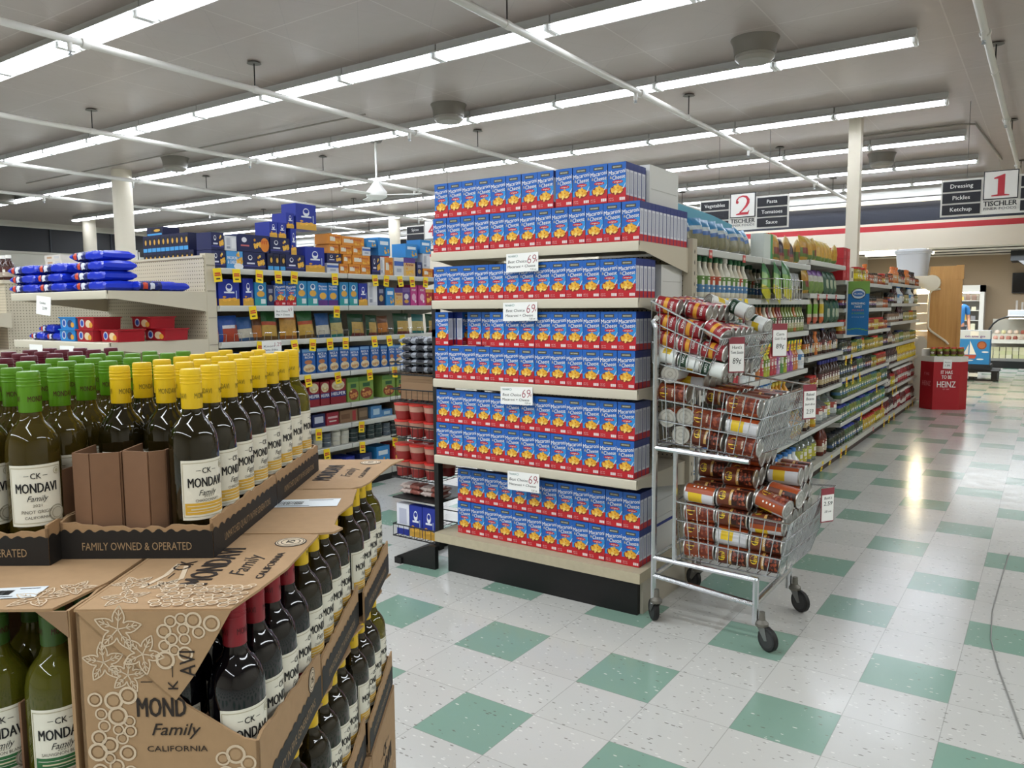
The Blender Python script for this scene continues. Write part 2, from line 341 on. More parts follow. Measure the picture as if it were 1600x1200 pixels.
# ---------------------------------------------------------------- aisle signs
REDN = mat('b8323c', .5); PANEL = mat('e3e0d8', .5)
def one_digit(mb, o, m):      # a bold serif 1
    x, y, z = o
    P = [(-.09, 0), (.09, 0), (.09, .012), (.04, .02), (.04, .25), (.03, .25), (-.07, .215), (-.07, .2), (-.03, .2), (-.03, .02), (-.09, .012)]
    n = [(x+a, y, z+b) for a, b in P]
    mb.poly([n[i] for i in (0, 1, 2, 3, 9, 10)], m).poly([n[i] for i in (3, 4, 5, 8, 9)], m).poly([n[i] for i in (5, 6, 7, 8)], m)
def aisle_sign(num, loc, leftw, rightw, label, brand=True, wl=.4, wr=.4):
    e = empty('aisle_sign', label, 'sign', loc)
    f = MB()      # white backing with dark frame round the number
    f.box(-.2-wl-.02, 0, -.5, .2+wr+.02, .02, -.06, PANEL) if leftw and rightw else f.box(-.2, 0, -.5, .2+wr+.02, .02, -.06, PANEL) if rightw else f.box(-.2-wl-.02, 0, -.5, .2, .02, -.06, PANEL)
    f.obj('sign_board', e)
    p = MB().box(-.175, -.012, -.33, .175, .015, .0, mat('26262b', .5)).box(-.165, -.016, -.32, .165, -.011, -.01, mat('ebe8e2', .5))
    if num == '1': one_digit(p, (0, -.018, -.295), REDN)
    elif num == '2':
        pts = [(-.085, .17), (-.08, .205), (-.05, .24), (0, .252), (.05, .24), (.078, .2), (.075, .16), (.05, .115), (.0, .06), (-.04, .03)]
        wdt = [.012, .014, .012, .014, .022, .028, .028, .022, .014, .012]
        L1 = []; R1 = []
        for i, (a, b) in enumerate(pts):
            q0 = pts[max(i-1, 0)]; q1 = pts[min(i+1, len(pts)-1)]; dx, dy = q1[0]-q0[0], q1[1]-q0[1]; l = math.hypot(dx, dy)
            nx, ny = -dy/l*wdt[i]/1.4, dx/l*wdt[i]/1.4
            L1.append((a+nx, -.018, b+ny-.295)); R1.append((a-nx, -.018, b-ny-.295))
        for i in range(len(pts)-1): p.quad(L1[i], L1[i+1], R1[i+1], R1[i], REDN)
        p.disc((-.075, -.0185, -.295+.172), X, Z, .02, .02, REDN, 12)
        p.poly([(-.09, -.018, -.295), (.08, -.018, -.295), (.095, -.018, -.235), (.085, -.018, -.24), (.07, -.018, -.262), (-.03, -.018, -.262), (-.09, -.018, -.285)], REDN)
    else: p.text(num, .22, (0, -.018, -.28), X, Z, REDN, bold=.03)
    p.obj('number_panel', e)
    if brand:
        MB().text('TISCHLER', .058, (0, -.004, -.405), X, Z, INK, wid=.34, bold=.03).text('FINER FOODS', .03, (0, -.004, -.45), X, Z, mat('3b3b40', .5), wid=.33, bold=.004).obj('store_lettering', e)
    for words, x0, wd in ((leftw, -.2-wl, wl), (rightw, .2, wr)):
        for i, wtx in enumerate(words):
            z = -.085-.138*i
            b = MB().box(x0, -.01, z-.118, x0+wd, -.002, z, mat('212127', .5))
            b.text(wtx, .048, (x0+wd/2, -.0115, z-.08), X, Z, WHITE, bold=.012)
            b.obj('word_panel', e)
    for sx in (-.35, .35):
        if (sx < 0 and leftw) or (sx > 0 and rightw): MB().tube([(sx, .01, -.06), (sx, .01, ZC-loc[2])], .003, mat('55524d', .5), 4).obj('hanging_wire', e)
    return e
aisle_sign('1', (.29, 8.4, 3.02), ['Dressing', 'Pickles', 'Ketchup'], ['', '', ''], 'aisle sign with red 1 and panels reading Dressing, Pickles, Ketchup')
aisle_sign('2', (-2.73, 8.3, 3.01), ['Vegetables', '', ''], ['Pasta', 'Tomatoes', 'Sauce'], 'aisle sign with red 2 and panels reading Pasta, Tomatoes, Sauce')
aisle_sign('4', (-8.33, 8.3, 3.02), ['Spices', '', ''], ['', ''], 'aisle sign with Spices panel peeking out beside the macaroni boxes')
aisle_sign('5', (-11.25, 8.3, 2.92), [], [''], 'distant aisle sign with red 5 behind stacked blue boxes')
aisle_sign('7', (-18.0, 8.3, 2.95), [''], [], 'distant aisle sign with red 7 beside the thick column')
# ---------------------------------------------------------------- shelving builder
def shelf_part(e, x0, x1, yf, yb, z, m, strip, brackets=True, rim=.045, tilt=0):
    """one shelf of a unit that faces -y (local)"""
    s = MB().box(x0, yf+.004, z-.02, x1, yb, z, m)
    s.slab([(x0, yf, z-rim), (x0, yf-.004, z-rim+.008), (x0, yf-.004, z-.004), (x0, yf, z), (x0, yf+.012, z), (x0, yf+.012, z-rim)], (x1-x0, 0, 0), strip)
    if brackets:
        for bx in (x0-.002, x1-.002):
            s.slab([(bx, yf+.01, z), (bx, yb, z), (bx, yb, z-.13), (bx, yf+.06, z-rim), (bx, yf+.01, z-rim)], (.004, 0, 0), m)
    return s.obj('shelf', e)
# ---------------------------------------------------------------- macaroni end display
EX0, EX1, EF, EB = -1.905, -.69, .70, 1.30
e = empty('end_display_shelving', 'beige end-of-aisle shelf unit with black kick plate filled with blue macaroni boxes', 'shelving', ((EX0+EX1)/2, EF, 0))
hw = (EX1-EX0)/2; dp = EB-EF
SHELFZ = [1.752, 1.497, 1.075, .655]
for z in SHELFZ: shelf_part(e, -hw, hw, 0, dp, z, BEIGE, mat('d6cebb', .4))
DECK = mat('c6bb9f', .6, noise=(30, .25))
MB().box(-hw-.01, .0, .165, hw+.02, dp, .215, DECK).obj('base_deck', e)
MB().box(-hw+.06, .03, 0, hw-.005, .06, .165, mat('111112', .5, noise=(40, .4))).obj('kick_plate', e)
b = MB().box(hw-.02, .06, 0, hw+.01, dp, .165, mat('b9b3a4', .5)).disc((hw+.0105, .16, .1), Y, Z, .012, .018, BLACK, 10)
b.obj('base_side', e)
MB().box(-hw, dp-.01, .2, hw, dp, 1.72, PEG).obj('back_panel', e)
for sx in (-1, 1):
    p = MB().box(sx*hw-.025, dp-.02, 0, sx*hw+.025, dp+.04, 1.80, mat('b7ae9b', .5))
    for k in range(28): p.disc((sx*hw+.0255, dp+.01, .25+.055*k), Y, Z, .005, .012, INK, 6)
    p.obj('upright', e)
# ---------------------------------------------------------------- macaroni box
BW, BH, BD = .0905, .178, .0415
BLUE = mat('1d5fb5', .4); BLUE2 = mat('2f8fd6', .4); BRED = mat('c01f2a', .4); BNAVY = mat('1b2f7a', .4); SIDEW = mat('d9dbe4', .5)
def mac_kind():
    b = MB()
    x, d = BW/2, BD
    for z0, z1, c in ((0, .03, BRED), (.03, .145, SIDEW), (.145, BH, BNAVY)):
        for sx in (-1, 1):
            q = [(sx*x, 0, z0), (sx*x, d, z0), (sx*x, d, z1), (sx*x, 0, z1)]
            b.quad(*(q if sx > 0 else q[::-1]), c)
    for sx in (-1, 1):
        for ya, yb, za, zb, c in ((0, .0022, 0, BH, BNAVY), (d-.004, d, 0, BH, BNAVY), (.008, .03, .04, .135, mat('b9bcc9', .5))):
            q = [(sx*(x+.0003), ya, za), (sx*(x+.0003), yb, za), (sx*(x+.0003), yb, zb), (sx*(x+.0003), ya, zb)]; b.quad(*(q if sx > 0 else q[::-1]), c)
    b.quad((-x, 0, BH), (x, 0, BH), (x, d, BH), (-x, d, BH), BNAVY)
    b.quad((-x, 0, 0), (-x, d, 0), (x, d, 0), (x, 0, 0), BRED)
    b.quad((x, d, 0), (-x, d, 0), (-x, d, BH), (x, d, BH), BLUE)
    b.quad((-x, 0, 0), (x, 0, 0), (x, 0, BH), (-x, 0, BH), BLUE)
    p = MB(); e1, e2, e3 = -.0004, -.0008, -.0012
    n = 8; xs = [-x+2*x*i/n for i in range(n+1)]
    wave = lambda t: .052+.012*math.sin(t/x*1.6)
    p.add([(t, e1, 0) for t in xs]+[(t, e1, wave(t)) for t in xs], [(i, i+1, n+2+i, n+1+i) for i in range(n)], BRED)
    wv = lambda t, o: .064+o+.012*math.sin(t/x*1.6)+.01*(t/x)
    p.add([(t, e1, wave(t)) for t in xs]+[(t, e1, wv(t, .022)) for t in xs], [(i, i+1, n+2+i, n+1+i) for i in range(n)], BLUE2)
    p.quad((-.026, e1, .151), (.026, e1, .151), (.026, e1, .166), (-.026, e1, .166), mat('3a3a33', .5)).quad((-.022, e2, .154), (.022, e2, .154), (.022, e2, .163), (-.022, e2, .163), mat('7d7b62', .5))
    p.text('BEST CHOICE', .004, (0, e3, .1565), X, Z, WHITE, wid=.036, bold=.02)
    tu = Vector((1, 0, .1))
    p.text('Macaroni', .0195, (0.001, e2, .1265), tu, Z, WHITE, wid=.085)
    p.text('Cheese', .019, (.0095, e2, .1035), tu, Z, WHITE, wid=.064).text('&', .012, (-.030, e2, .107), X, Z, mat('cfc39a', .5))
    p.disc((.004, e2, .091), X, Vector((.0, 0, 1)), .027, .0075, BRED, 18).text('original', .006, (.004, e3, .0885), X, Z, WHITE, wid=.036, bold=.02)
    p.disc((.0, e2, .054), X, Z, .036, .022, mat('8b2a1c', .5), 20)
    p.slab([(.03, e2, .062), (.033, e2, .058), (.045, e2, .082), (.043, e2, .084)], (0, -.0003, 0), SIDEW)
    rr = random.Random(3); cols = [mat(c, .4) for c in ('f0c04a', 'e8ac35', 'f6d375', 'dd9a2b')]
    for k in range(30):
        a = rr.random()*6.28; q = math.sqrt(rr.random()); px, pz = .027*q*math.cos(a), .0165*q*math.sin(a)
        t = rr.random()*3.14; ux = Vector((math.cos(t), 0, math.sin(t))); uz = Vector((-math.sin(t), 0, math.cos(t)))
        p.disc((px, e3-.00003*k, .057+pz), ux, uz, .0085, .005, cols[k % 4], 9)
    for k in range(3): p.quad((.014+.0095*k, e2, .008), (.0222+.0095*k, e2, .008), (.0222+.0095*k, e2, .021), (.014+.0095*k, e2, .021), mat('e9d9d9', .5))
    p.text('NET WT', .005, (-.028, e2, .016), X, Z, mat('f0c9c9', .5), wid=.024).text('7.25 OZ', .005, (-.028, e2, .008), X, Z, mat('f0c9c9', .5), wid=.026)
    kind('mac', 'macaroni_box', 'box', b, ('front_print', p))
mac_kind()
MG = 'blue macaroni and cheese boxes on the end display'
def macrow(x0, n, pitch, y, z, where, skip=(), deepen={}):
    for i in range(n):
        if i in skip: continue
        o = put('mac', (x0+pitch*(i+.5)+rnd.uniform(-.0007, .0007), y+deepen.get(i, 0)+rnd.uniform(0, .003), z), rnd.uniform(-.02, .02),
                'blue macaroni box, %s from the cart side, %s' % (ORD[n-1-i], where), MG)
def macdeep(x, y, z, n, where, pitch=.0428):
    for k in range(1, n):
        put('mac', (x, y+pitch*k, z), 0, 'blue macaroni box, %s from the front of the cart-end file, %s' % (ORD[k], where), MG)
P = .0932
yq = EF+.014
macrow(EX0+.002, 13, P, yq, SHELFZ[0]+.001, 'lower row, top shelf'); macdeep(EX0+.002+P*12.5, yq, SHELFZ[0]+.001, 13, 'lower row, top shelf')
macrow(EX0+.01, 8, P, yq+.005, SHELFZ[0]+BH+.003, 'far group, upper row, top shelf'); macrow(EX0+.01+P*8.12, 4, P, yq+.005, SHELFZ[0]+BH+.003, 'near group, upper row, top shelf'); macdeep(EX0+.01+P*11.62, yq+.005, SHELFZ[0]+BH+.003, 5, 'upper row, top shelf')
macrow(EX0+.002, 13, P*.985, yq, SHELFZ[1]+.001, 'second shelf'); macdeep(EX0+.002+P*.985*12.5, yq, SHELFZ[1]+.001, 5, 'second shelf')
for j, nm in ((2, 'third shelf'), (3, 'fourth shelf')):
    for r, rn in ((0, 'lower row'), (1, 'upper row')):
        x0 = EX0+.002; w = '%s, %s' % (rn, nm)
        sk = (1,) if (j, r) == (2, 1) else (); dpn = {2: .05, 3: .05} if (j, r) == (2, 1) else {}
        macrow(x0, 13, P*.985, yq+.004*r, SHELFZ[j]+.001+r*(BH+.002), w, sk, dpn)
        macdeep(x0+P*.985*12.5, yq+.004*r, SHELFZ[j]+.001+r*(BH+.002), 4, w)
for k in range(2):
    put('mac', (EX0+.002+P*.985*1.05+.045*k+.0, yq+.11, SHELFZ[2]+.003+BH), PI/2, 'blue macaroni box turned sideways in a gap on the third shelf, ' + ['farther from', 'nearer to'][k]+' the cart', MG)
for r, rn in ((0, 'lower row'), (1, 'upper row')):
    macrow(EX0+.095, 12, P*.985, EF+.075+.004*r, .216+r*(BH+.002), rn+', bottom deck'); macdeep(EX0+.095+P*.985*11.5, EF+.075+.004*r, .216+r*(BH+.002), 4, rn+', bottom deck')
# white cartons
def carton(n, x0, y0, z0, x1, y1, z1, label, stripe=None, m=mat('dcdcd9', .6)):
    b = MB().box(x0, y0, z0, x1, y1, z1, m)
    cx = (x0+x1)/2
    b.box(cx-.003, y0-.0005, z1, cx+.003, y1, z1+.0006, mat('bdbdb8', .6))
    o = tag(b.obj(n), label, 'carton')
    t = MB().box(x1, y0+.0, z1-.045, x1+.0012, y1, z1-.03, mat(stripe, .5)) if stripe else MB().box(x1, y0+.02, z0+.08, x1+.001, y1-.02, z0+.084, mat('bfbfba', .6))
    t.obj('tape', o)
carton('white_carton', -1.28, .945, 1.9345, -.752, 1.29, 2.128, 'plain white carton behind the boxes atop the macaroni display')
carton('white_carton', -1.25, .97, .216, -.735, 1.285, .395, 'white carton on the bottom deck behind macaroni boxes, lower one', '2c3a8c')
carton('white_carton', -1.25, .97, .397, -.735, 1.285, .575, 'white carton stacked on another behind the lowest macaroni boxes', None)
carton('white_carton', -1.25, 1.02, 1.4975, -.72, 1.28, 1.66, 'white carton behind macaroni boxes on the second shelf')
# hand-written price cards
def price_card(x0, z1, w_, h_, roll, label):
    b = MB(); b.box(-w_/2, 0, -h_, w_/2, .0008, 0, CARD)
    q = MB(); y = -.0006; u = X; G = mat('5c8a86', .6)
    q.text('TISCHLER', .009, (-w_/2+.032, y, -.018), u, Z, G, wid=.042, bold=.02)
    q.disc((-w_/2+.062, y, -.013), u, Z, .008, .006, mat('8fb3ae', .6), 10, .002)
    q.text('69', .044, (w_/2-.04, y, -.054), u, Z, mat('a03348', .6), wid=.05, bold=-.012, shear=.12)
    q.text('¢', .014, (w_/2-.009, y, -.045), u, Z, mat('a03348', .6))
    q.text('Best Choice', .014, (-.028, y, -.047), u, Z, INK, wid=.112, shear=.15, bold=.0)
    q.text('Macaroni + Cheese', .013, (-.005, y, -.071), u, Z, INK, wid=.165, shear=.15, bold=0)
    q.text('7.25 oz', .008, (w_/2-.03, y, -h_+.006), u, Z, INK, wid=.035, shear=.2)
    o = tag(b.obj('price_card', loc=(x0+w_/2, EF-.007, z1)), label, 'price card', 'white cards reading 69 cents on the display shelves'); o.rotation_euler = (-.04, roll, 0)
    q.obj('handwriting', o)
price_card(-1.41, 1.724, .19, .092, -.02, 'handwritten white 69 cent price card hanging from the top macaroni shelf')
price_card(-1.432, 1.482, .205, .092, -.02, 'handwritten white 69 cent price card hanging from the second macaroni shelf')
price_card(-1.452, 1.058, .195, .09, -.03, 'handwritten white 69 cent price card hanging from the third macaroni shelf')
price_card(-1.412, .624, .193, .096, -.02, 'handwritten white 69 cent price card hanging from the fourth macaroni shelf')
# ---------------------------------------------------------------- cans
def patch(mb, r, a0, a1, z0, z1, m, n=6):
    vs = [(r*math.cos(a0+(a1-a0)*i/n), r*math.sin(a0+(a1-a0)*i/n), z) for z in (z0, z1) for i in range(n+1)]
    mb.add(vs, [(i, i+1, n+2+i, n+1+i) for i in range(n)], m)
def can_kind(k, r, h, zones, badge=None, name='tin_can'):
    b = MB().lathe([(r*.86, .004), (r*.94, .004), (r*.97, 0), (r, .001), (r, .004), (r*.975, .006), (r*.975, h-.006), (r, h-.004), (r, h-.001), (r*.97, h), (r*.94, h-.004), (r*.86, h-.004)], mat('c7c6c2', .32, .9), 28)
    for q in (.72, .5, .28): 
        for zz, s in ((h-.0036, 1), (.0036, -1)): b.disc((0, 0, zz), X, Y*s, r*q, r*q, mat('a2a29f' if q != .5 else 'd2d2cf', .3, .9), 24, r*.06)
    l = MB(); rr = r*.99
    for a0, a1, z0, z1, c in zones:
        a0, a1 = math.radians(a0), math.radians(a1); patch(l, rr, a0, a1, h*z0+.0065*(z0 < .02), h*z1-.0065*(z1 > .98), c, max(2, int((a1-a0)*4)))
    for t, a, z, hh, wid, c, up in badge or []:
        a = math.radians(a)
        if up: fn = lambda x, y: ((rr+.0006)*math.cos(a+y/rr), (rr+.0006)*math.sin(a+y/rr), h*z-x)
        else: fn = lambda x, y: ((rr+.0006)*math.cos(a+x/rr), (rr+.0006)*math.sin(a+x/rr), h*z+y)
        l.text(t, hh, 0, 0, 0, c, wid=wid, bold=.03, fn=fn)
    for a, z, ra, rz_, c in [q for q in zones_discs.get(k, [])]:
        a = math.radians(a); n = 14
        l.add([((rr+.0003)*math.cos(a+ra/rr*math.cos(2*PI*i/n)), (rr+.0003)*math.sin(a+ra/rr*math.cos(2*PI*i/n)), h*z+rz_*math.sin(2*PI*i/n)) for i in range(n)], [tuple(range(n))], c)
    kind(k, name, 'can', b, ('paper_label', l))
OR = mat('a34a22', .35); BR = mat('5a2517', .35); BRL = mat('6b3520', .4); YB = mat('e9c531', .35); GW = mat('d8d8dc', .4); DK = mat('33160f', .35)
BEAN = mat('6f2d1e', .3); DR = mat('8f1f28', .35); PK = mat('e2c4ae', .4); GO = mat('d79a2e', .35); GN = mat('1f3d2a', .35); WG = mat('dfe3df', .4); GRY = mat('9c9ca4', .4)
zones_discs = {'bean': [(60, .2, .021, .016, YB), (60, .2, .016, .012, INK)] + [(60+dx, zz, .006, .0045, mat(c, .3)) for dx, zz, c in [(rnd.uniform(-45, 45), rnd.uniform(.55, .9), rnd.choice(['8a3d28', '5e2416', '9c5136'])) for _ in range(34)]],
               'bean2': [(60, .24, .026, .019, YB)] + [(60+dx, zz, .006, .0045, mat(c, .3)) for dx, zz, c in [(rnd.uniform(-45, 45), rnd.uniform(.6, .92), rnd.choice(['8a3d28', '5e2416', '9c5136'])) for _ in range(30)]] + [(135, zz, .005, .004, WHITE) for zz in (.3, .42, .54, .66)]}
bean_z = [(0, 118, 0, .42, BRL), (0, 118, .42, .5, mat('c9a05a', .4)), (0, 118, .5, .95, DK), (0, 118, .95, 1, GO), (118, 150, 0, 1, BR), (150, 180, 0, 1, OR), (180, 250, 0, .18, GW), (180, 250, .18, .55, YB), (180, 250, .55, 1, GW), (250, 305, 0, 1, GW), (305, 360, 0, 1, OR)]
can_kind('bean', .0415, .142, bean_z, [("BUSH'S", 60, .2, .013, .034, YB, 0), ('ORIGINAL', 60, .45, .008, .04, WHITE, 0)])
bz2 = [(0, 118, 0, .5, mat('7d3a20', .35)), (0, 118, .5, 1, BEAN), (118, 180, 0, 1, OR), (180, 250, 0, .15, GW), (180, 250, .15, .6, YB), (180, 250, .6, 1, GW), (250, 300, 0, 1, GW), (300, 360, 0, 1, BRL)]
can_kind('bean2', .0415, .142, bz2, [("BUSH'S", 60, .24, .014, .04, INK, 0), ('ONION', 60, .5, .008, .036, mat('f0e3c8', .4), 0)])
can_kind('tom', .0372, .108, [(0, 150, 0, .38, DR), (0, 150, .38, .55, GO), (0, 150, .55, 1, DR), (150, 225, 0, .5, PK), (150, 225, .5, 1, DR), (225, 290, 0, 1, PK), (290, 360, 0, .7, DR), (290, 360, .7, 1, PK)], [('TOMATO', 70, .68, .012, .05, WHITE, 0), ('SAUCE', 70, .16, .012, .04, WHITE, 0)])
can_kind('veg', .0372, .108, [(0, 130, 0, .4, GN), (0, 130, .4, 1, WG), (130, 200, 0, .35, WG), (130, 200, .35, .7, mat('d8b92e', .4)), (130, 200, .7, 1, WG), (200, 300, 0, 1, WG), (300, 360, 0, 1, GN)], [('CORN', 65, .2, .012, .04, WG, 0)])
def lay(k, p, roll, yaw, tilt, label, group):
    R = Matrix.Rotation(yaw, 4, 'Z') @ Matrix.Rotation(PI/2+tilt, 4, 'Y') @ Matrix.Rotation(roll, 4, 'Z')
    h = {'bean': .142, 'bean2': .142, 'tom': .108, 'veg': .108}[k]
    c = Vector(p) - R @ Vector((0, 0, h/2))
    return put(k, c, 0, label, group, rot=R.to_euler())
# ---------------------------------------------------------------- three-basket cart
CART = (-.33, .96, 0)
cart = empty('basket_cart', 'chrome three-basket display cart on casters loaded with canned goods', 'cart', CART)
def L_(p): return (p[0]-CART[0], p[1]-CART[1], p[2])
F0, F1 = .70, 1.22
fr = MB()
def T(*pts, r=.013, mb=None): (mb or fr).tube([L_(p) for p in pts], r, CHROME, 8)
for y, s in ((F0, 1), (F1, -1)):
    T((-.60, y, .09), (-.60, y, 1.36), (-.615, y, 1.39), (-.60, y+.02*s, 1.405))
    T((-.50, y, .3), (-.50, y, .815), r=.011)
    T((-.60, y, .82), (-.17, y, .80))
    T((-.60, y, .31), (-.12, y, .295))
    T((-.60, y, .225), (-.13, y, .185))
    T((-.13, y, .30), (-.13, y, .10), r=.014)
T((-.60, F0, 1.405), (-.60, F1, 1.405)); T((-.13, F0, .19), (-.13, F1, .19)); T((-.60, F0, .225), (-.60, F1, .225)); T((-.60, F0, .82), (-.60, F1, .82)); T((-.6, F0, .31), (-.6, F1, .31), r=.008)
fr.obj('cart_frame', cart)
def basket(c, nf, nn, name):
    """c: dict of 8 corners tl tr br bl for front (F) and back (B)"""
    mb = MB(); V = {k: Vector(L_(v)) for k, v in c.items()}
    lerp = lambda a, b, t: a+(b-a)*t
    tube = lambda a, b, r=.0021: mb.tube([a, b], r, CHROME, 5)
    mb.tube([V['Ftl'], V['Ftr'], V['Btr'], V['Btl']], .0045, CHROME, 7, closed=True)
    for s in 'FB':
        tl, tr, br, bl = (V[s+q] for q in ('tl', 'tr', 'br', 'bl'))
        for i in range(nf+1): tube(lerp(tl, tr, i/nf), lerp(bl, br, i/nf))
        for t in (.33, .66, 1): tube(lerp(tl, bl, t), lerp(tr, br, t), .0034)
    for i in range(nn+1): tube(lerp(V['Ftr'], V['Btr'], i/nn), lerp(V['Fbr'], V['Bbr'], i/nn))
    for t in (.33, .66, 1): tube(lerp(V['Ftr'], V['Fbr'], t), lerp(V['Btr'], V['Bbr'], t), .0034)
    for i in range(10): tube(lerp(V['Ftl'], V['Btl'], i/9), lerp(V['Fbl'], V['Bbl'], i/9))
    for i in range(nf+1): tube(lerp(V['Fbl'], V['Fbr'], i/nf), lerp(V['Bbl'], V['Bbr'], i/nf))
    for i in range(8): tube(lerp(V['Fbl'], V['Bbl'], i/7), lerp(V['Fbr'], V['Bbr'], i/7))
    mb.obj(name, cart)
basket(dict(Ftl=(-.50, F0, .585), Ftr=(.0, F0+.01, .553), Fbr=(-.05, F0+.02, .312), Fbl=(-.475, F0+.02, .325), Btl=(-.50, F1, .60), Btr=(.07, F1, .625), Bbr=(-.03, F1-.02, .31), Bbl=(-.475, F1-.02, .32)), 10, 26, 'wire_basket')
basket(dict(Ftl=(-.60, F0, 1.137), Ftr=(-.10, F0, 1.067), Fbr=(-.17, F0+.02, .815), Fbl=(-.59, F0+.02, .847), Btl=(-.60, F1, 1.15), Btr=(-.03, F1, 1.085), Bbr=(-.10, F1-.02, .825), Bbl=(-.59, F1-.02, .845)), 11, 28, 'wire_basket')
basket(dict(Ftl=(-.625, F0, 1.482), Ftr=(-.30, F0, 1.316), Fbr=(-.37, F0+.02, 1.155), Fbl=(-.625, F0+.02, 1.205), Btl=(-.6, F1, 1.50), Btr=(-.225, F1, 1.335), Bbr=(-.30, F1-.02, 1.16), Bbl=(-.6, F1-.02, 1.205)), 8, 28, 'wire_basket')
for k, (x, y, a) in enumerate(((-.585, F0, 2.3), (-.10, F0, -.5), (-.10, F1, -.5), (-.585, F1, 2.6))):
    R = Matrix.Translation(L_((x, y, 0))) @ Matrix.Rotation(a, 4, 'Z')
    f = MB()
    for sy in (-.016, .016): f.slab([R @ Vector(p) for p in ((-.018, sy, .10), (.03, sy, .10), (.045, sy, .05), (.03, sy, .045))], R.to_3x3() @ Vector((0, .003, 0)), mat('8c8d8c', .4, .8))
    f.lathe([(.02, .095), (.028, .10), (.028, .112), (.014, .125), (.012, .16)], mat('77746c', .5, .5), 12, Matrix.Translation(R.translation))
    fo = f.obj('caster', cart)
    W_ = R @ Matrix.Translation((.036, 0, .052)) @ Matrix.Rotation(PI/2, 4, 'X')
    MB().lathe([(.012, -.014), (.036, -.012), (.046, -.013), (.051, -.008), (.051, .008), (.046, .013), (.036, .012), (.012, .014)], [mat('3a3a3b', .5), mat('2a2a2b', .5)]+[mat('161616', .6)]*3+[mat('2a2a2b', .5), mat('3a3a3b', .5)], 24, W_).obj('caster_wheel', fo)
look = {'bean': 'brown baked bean', 'bean2': 'orange baked bean', 'tom': 'red tomato', 'veg': 'green-white vegetable'}
def roll_():
    q = rnd.random()
    return math.radians(rnd.uniform(170, 215) if q < .8 else rnd.uniform(15, 50) if q < .9 else rnd.uniform(0, 360))
def fill(bn, cols, nrow, layers, r, y0, z0, slope, pick, gname, topfrom, pitchy=None):
    """cols: x centres; layers: list of column counts"""
    for li in range(len(layers)):
        for ci, x in enumerate(cols):
            for ri in range(nrow):
                if not layers[li](ci, ri): continue
                vis = ri == 0 or li >= topfrom(ci, ri) or ci == len(cols)-1
                if not vis: continue
                k = pick(li, ci, ri)
                lay(k, (x+rnd.uniform(-.002, .002), y0+ri*(pitchy or r*2.03)+rnd.uniform(-.001, .001), z0+li*r*2.01+slope*(x-cols[0])+rnd.uniform(-.002, .002)), roll_(), rnd.uniform(-.05, .05), -slope*.8+rnd.uniform(-.04, .04),
                    '%s can, %s basket, %s layer, %s row back, %s column from handle' % (look[k], bn, ORD[li], ORD[ri], ORD[ci]), gname)
# bottom basket
pb = lambda li, ci, ri: 'bean2' if (li*3+ci+ri) % 3 == 0 else 'bean'
fill('bottom', [-.40, -.252, -.105], 6, [lambda c, r: True, lambda c, r: True, lambda c, r: True, lambda c, r: c < 2 or r > 0, lambda c, r: c == 1 and 0 < r < 5 or c == 0 and r == 2 or c == 2 and r > 2, lambda c, r: c == 1 and 2 <= r < 5], .0415, .765, .368, -.03, pb, 'baked bean cans in the cart', lambda c, r: 2)
for q, (p, ya, ti) in enumerate((((-.085, .775, .616), -.25, .22), ((-.06, .86, .64), -.2, .12))):
    lay(['bean2', 'bean'][q], p, [2.2, 4.0][q], ya, ti, ['orange baked bean can tipped over the bottom basket rim at the front', 'yellow and white baked bean can tilted atop the bottom basket'][q], 'baked bean cans in the cart')
# middle basket: some cans end-on
ends = [(-.545, .79, 1.155), (-.555, .79, .955), (-.47, .79, .967), (-.49, .79, .885)]
for q, p in enumerate(ends):
    lay('bean2' if q else 'bean', p, q, PI/2+.05, 0, 'can end-on behind the middle basket wires, ' + ['atop the rest near the handle', 'closest to the handle', 'second from the handle', 'low near the handle'][q], 'cans in the middle basket')
lay('bean2', (-.53, .755, 1.07), 3.6, 0, .05, 'orange baked bean can along the middle basket rim beneath an end-on can', 'cans in the middle basket')
fill('middle', [-.37, -.215], 6, [lambda c, r: True, lambda c, r: True, lambda c, r: not (c == 0 and r < 2)], .0415, .762, .873, -.11, lambda li, ci, ri: 'bean2' if (li+ci+ri) % 2 else 'bean', 'cans in the middle basket', lambda c, r: 2)
for ri in range(1, 6):
    lay('bean', (-.50, .80+.083*ri, 1.115), ri, .02, .06, 'baked bean can in the shaded back of the middle basket, %s row' % ORD[ri], 'cans in the middle basket')
# top basket
fill('top', [-.565, -.455, -.352], 7, [lambda c, r: True, lambda c, r: True, lambda c, r: c < 2 or r > 0, lambda c, r: c == 0 or c == 1 and r > 0], .0372, .755, 1.235, -.24, lambda li, ci, ri: 'veg' if li == 0 or ri > 4 else 'tom', 'cans in the top basket', lambda c, r: 2)
lay('tom', (-.345, .77, 1.345), 2.4, -.3, .5, 'red tomato can tipped on the front corner of the top basket', 'cans in the top basket')
for q, p in enumerate(((-.35, 1.10, 1.44), (-.28, 1.15, 1.372))):
    lay('veg', p, [3.4, 2.2][q], -.3, [.35, .3][q], ['white vegetable can highest on the top basket', 'white vegetable can with yellow mark by the far corner of top basket'][q], 'cans in the top basket')
lay('veg', (-.47, 1.10, 1.465), 1, PI/2-.6, .3, 'can lying end-on at the back of the top basket showing its lid', 'cans in the top basket')
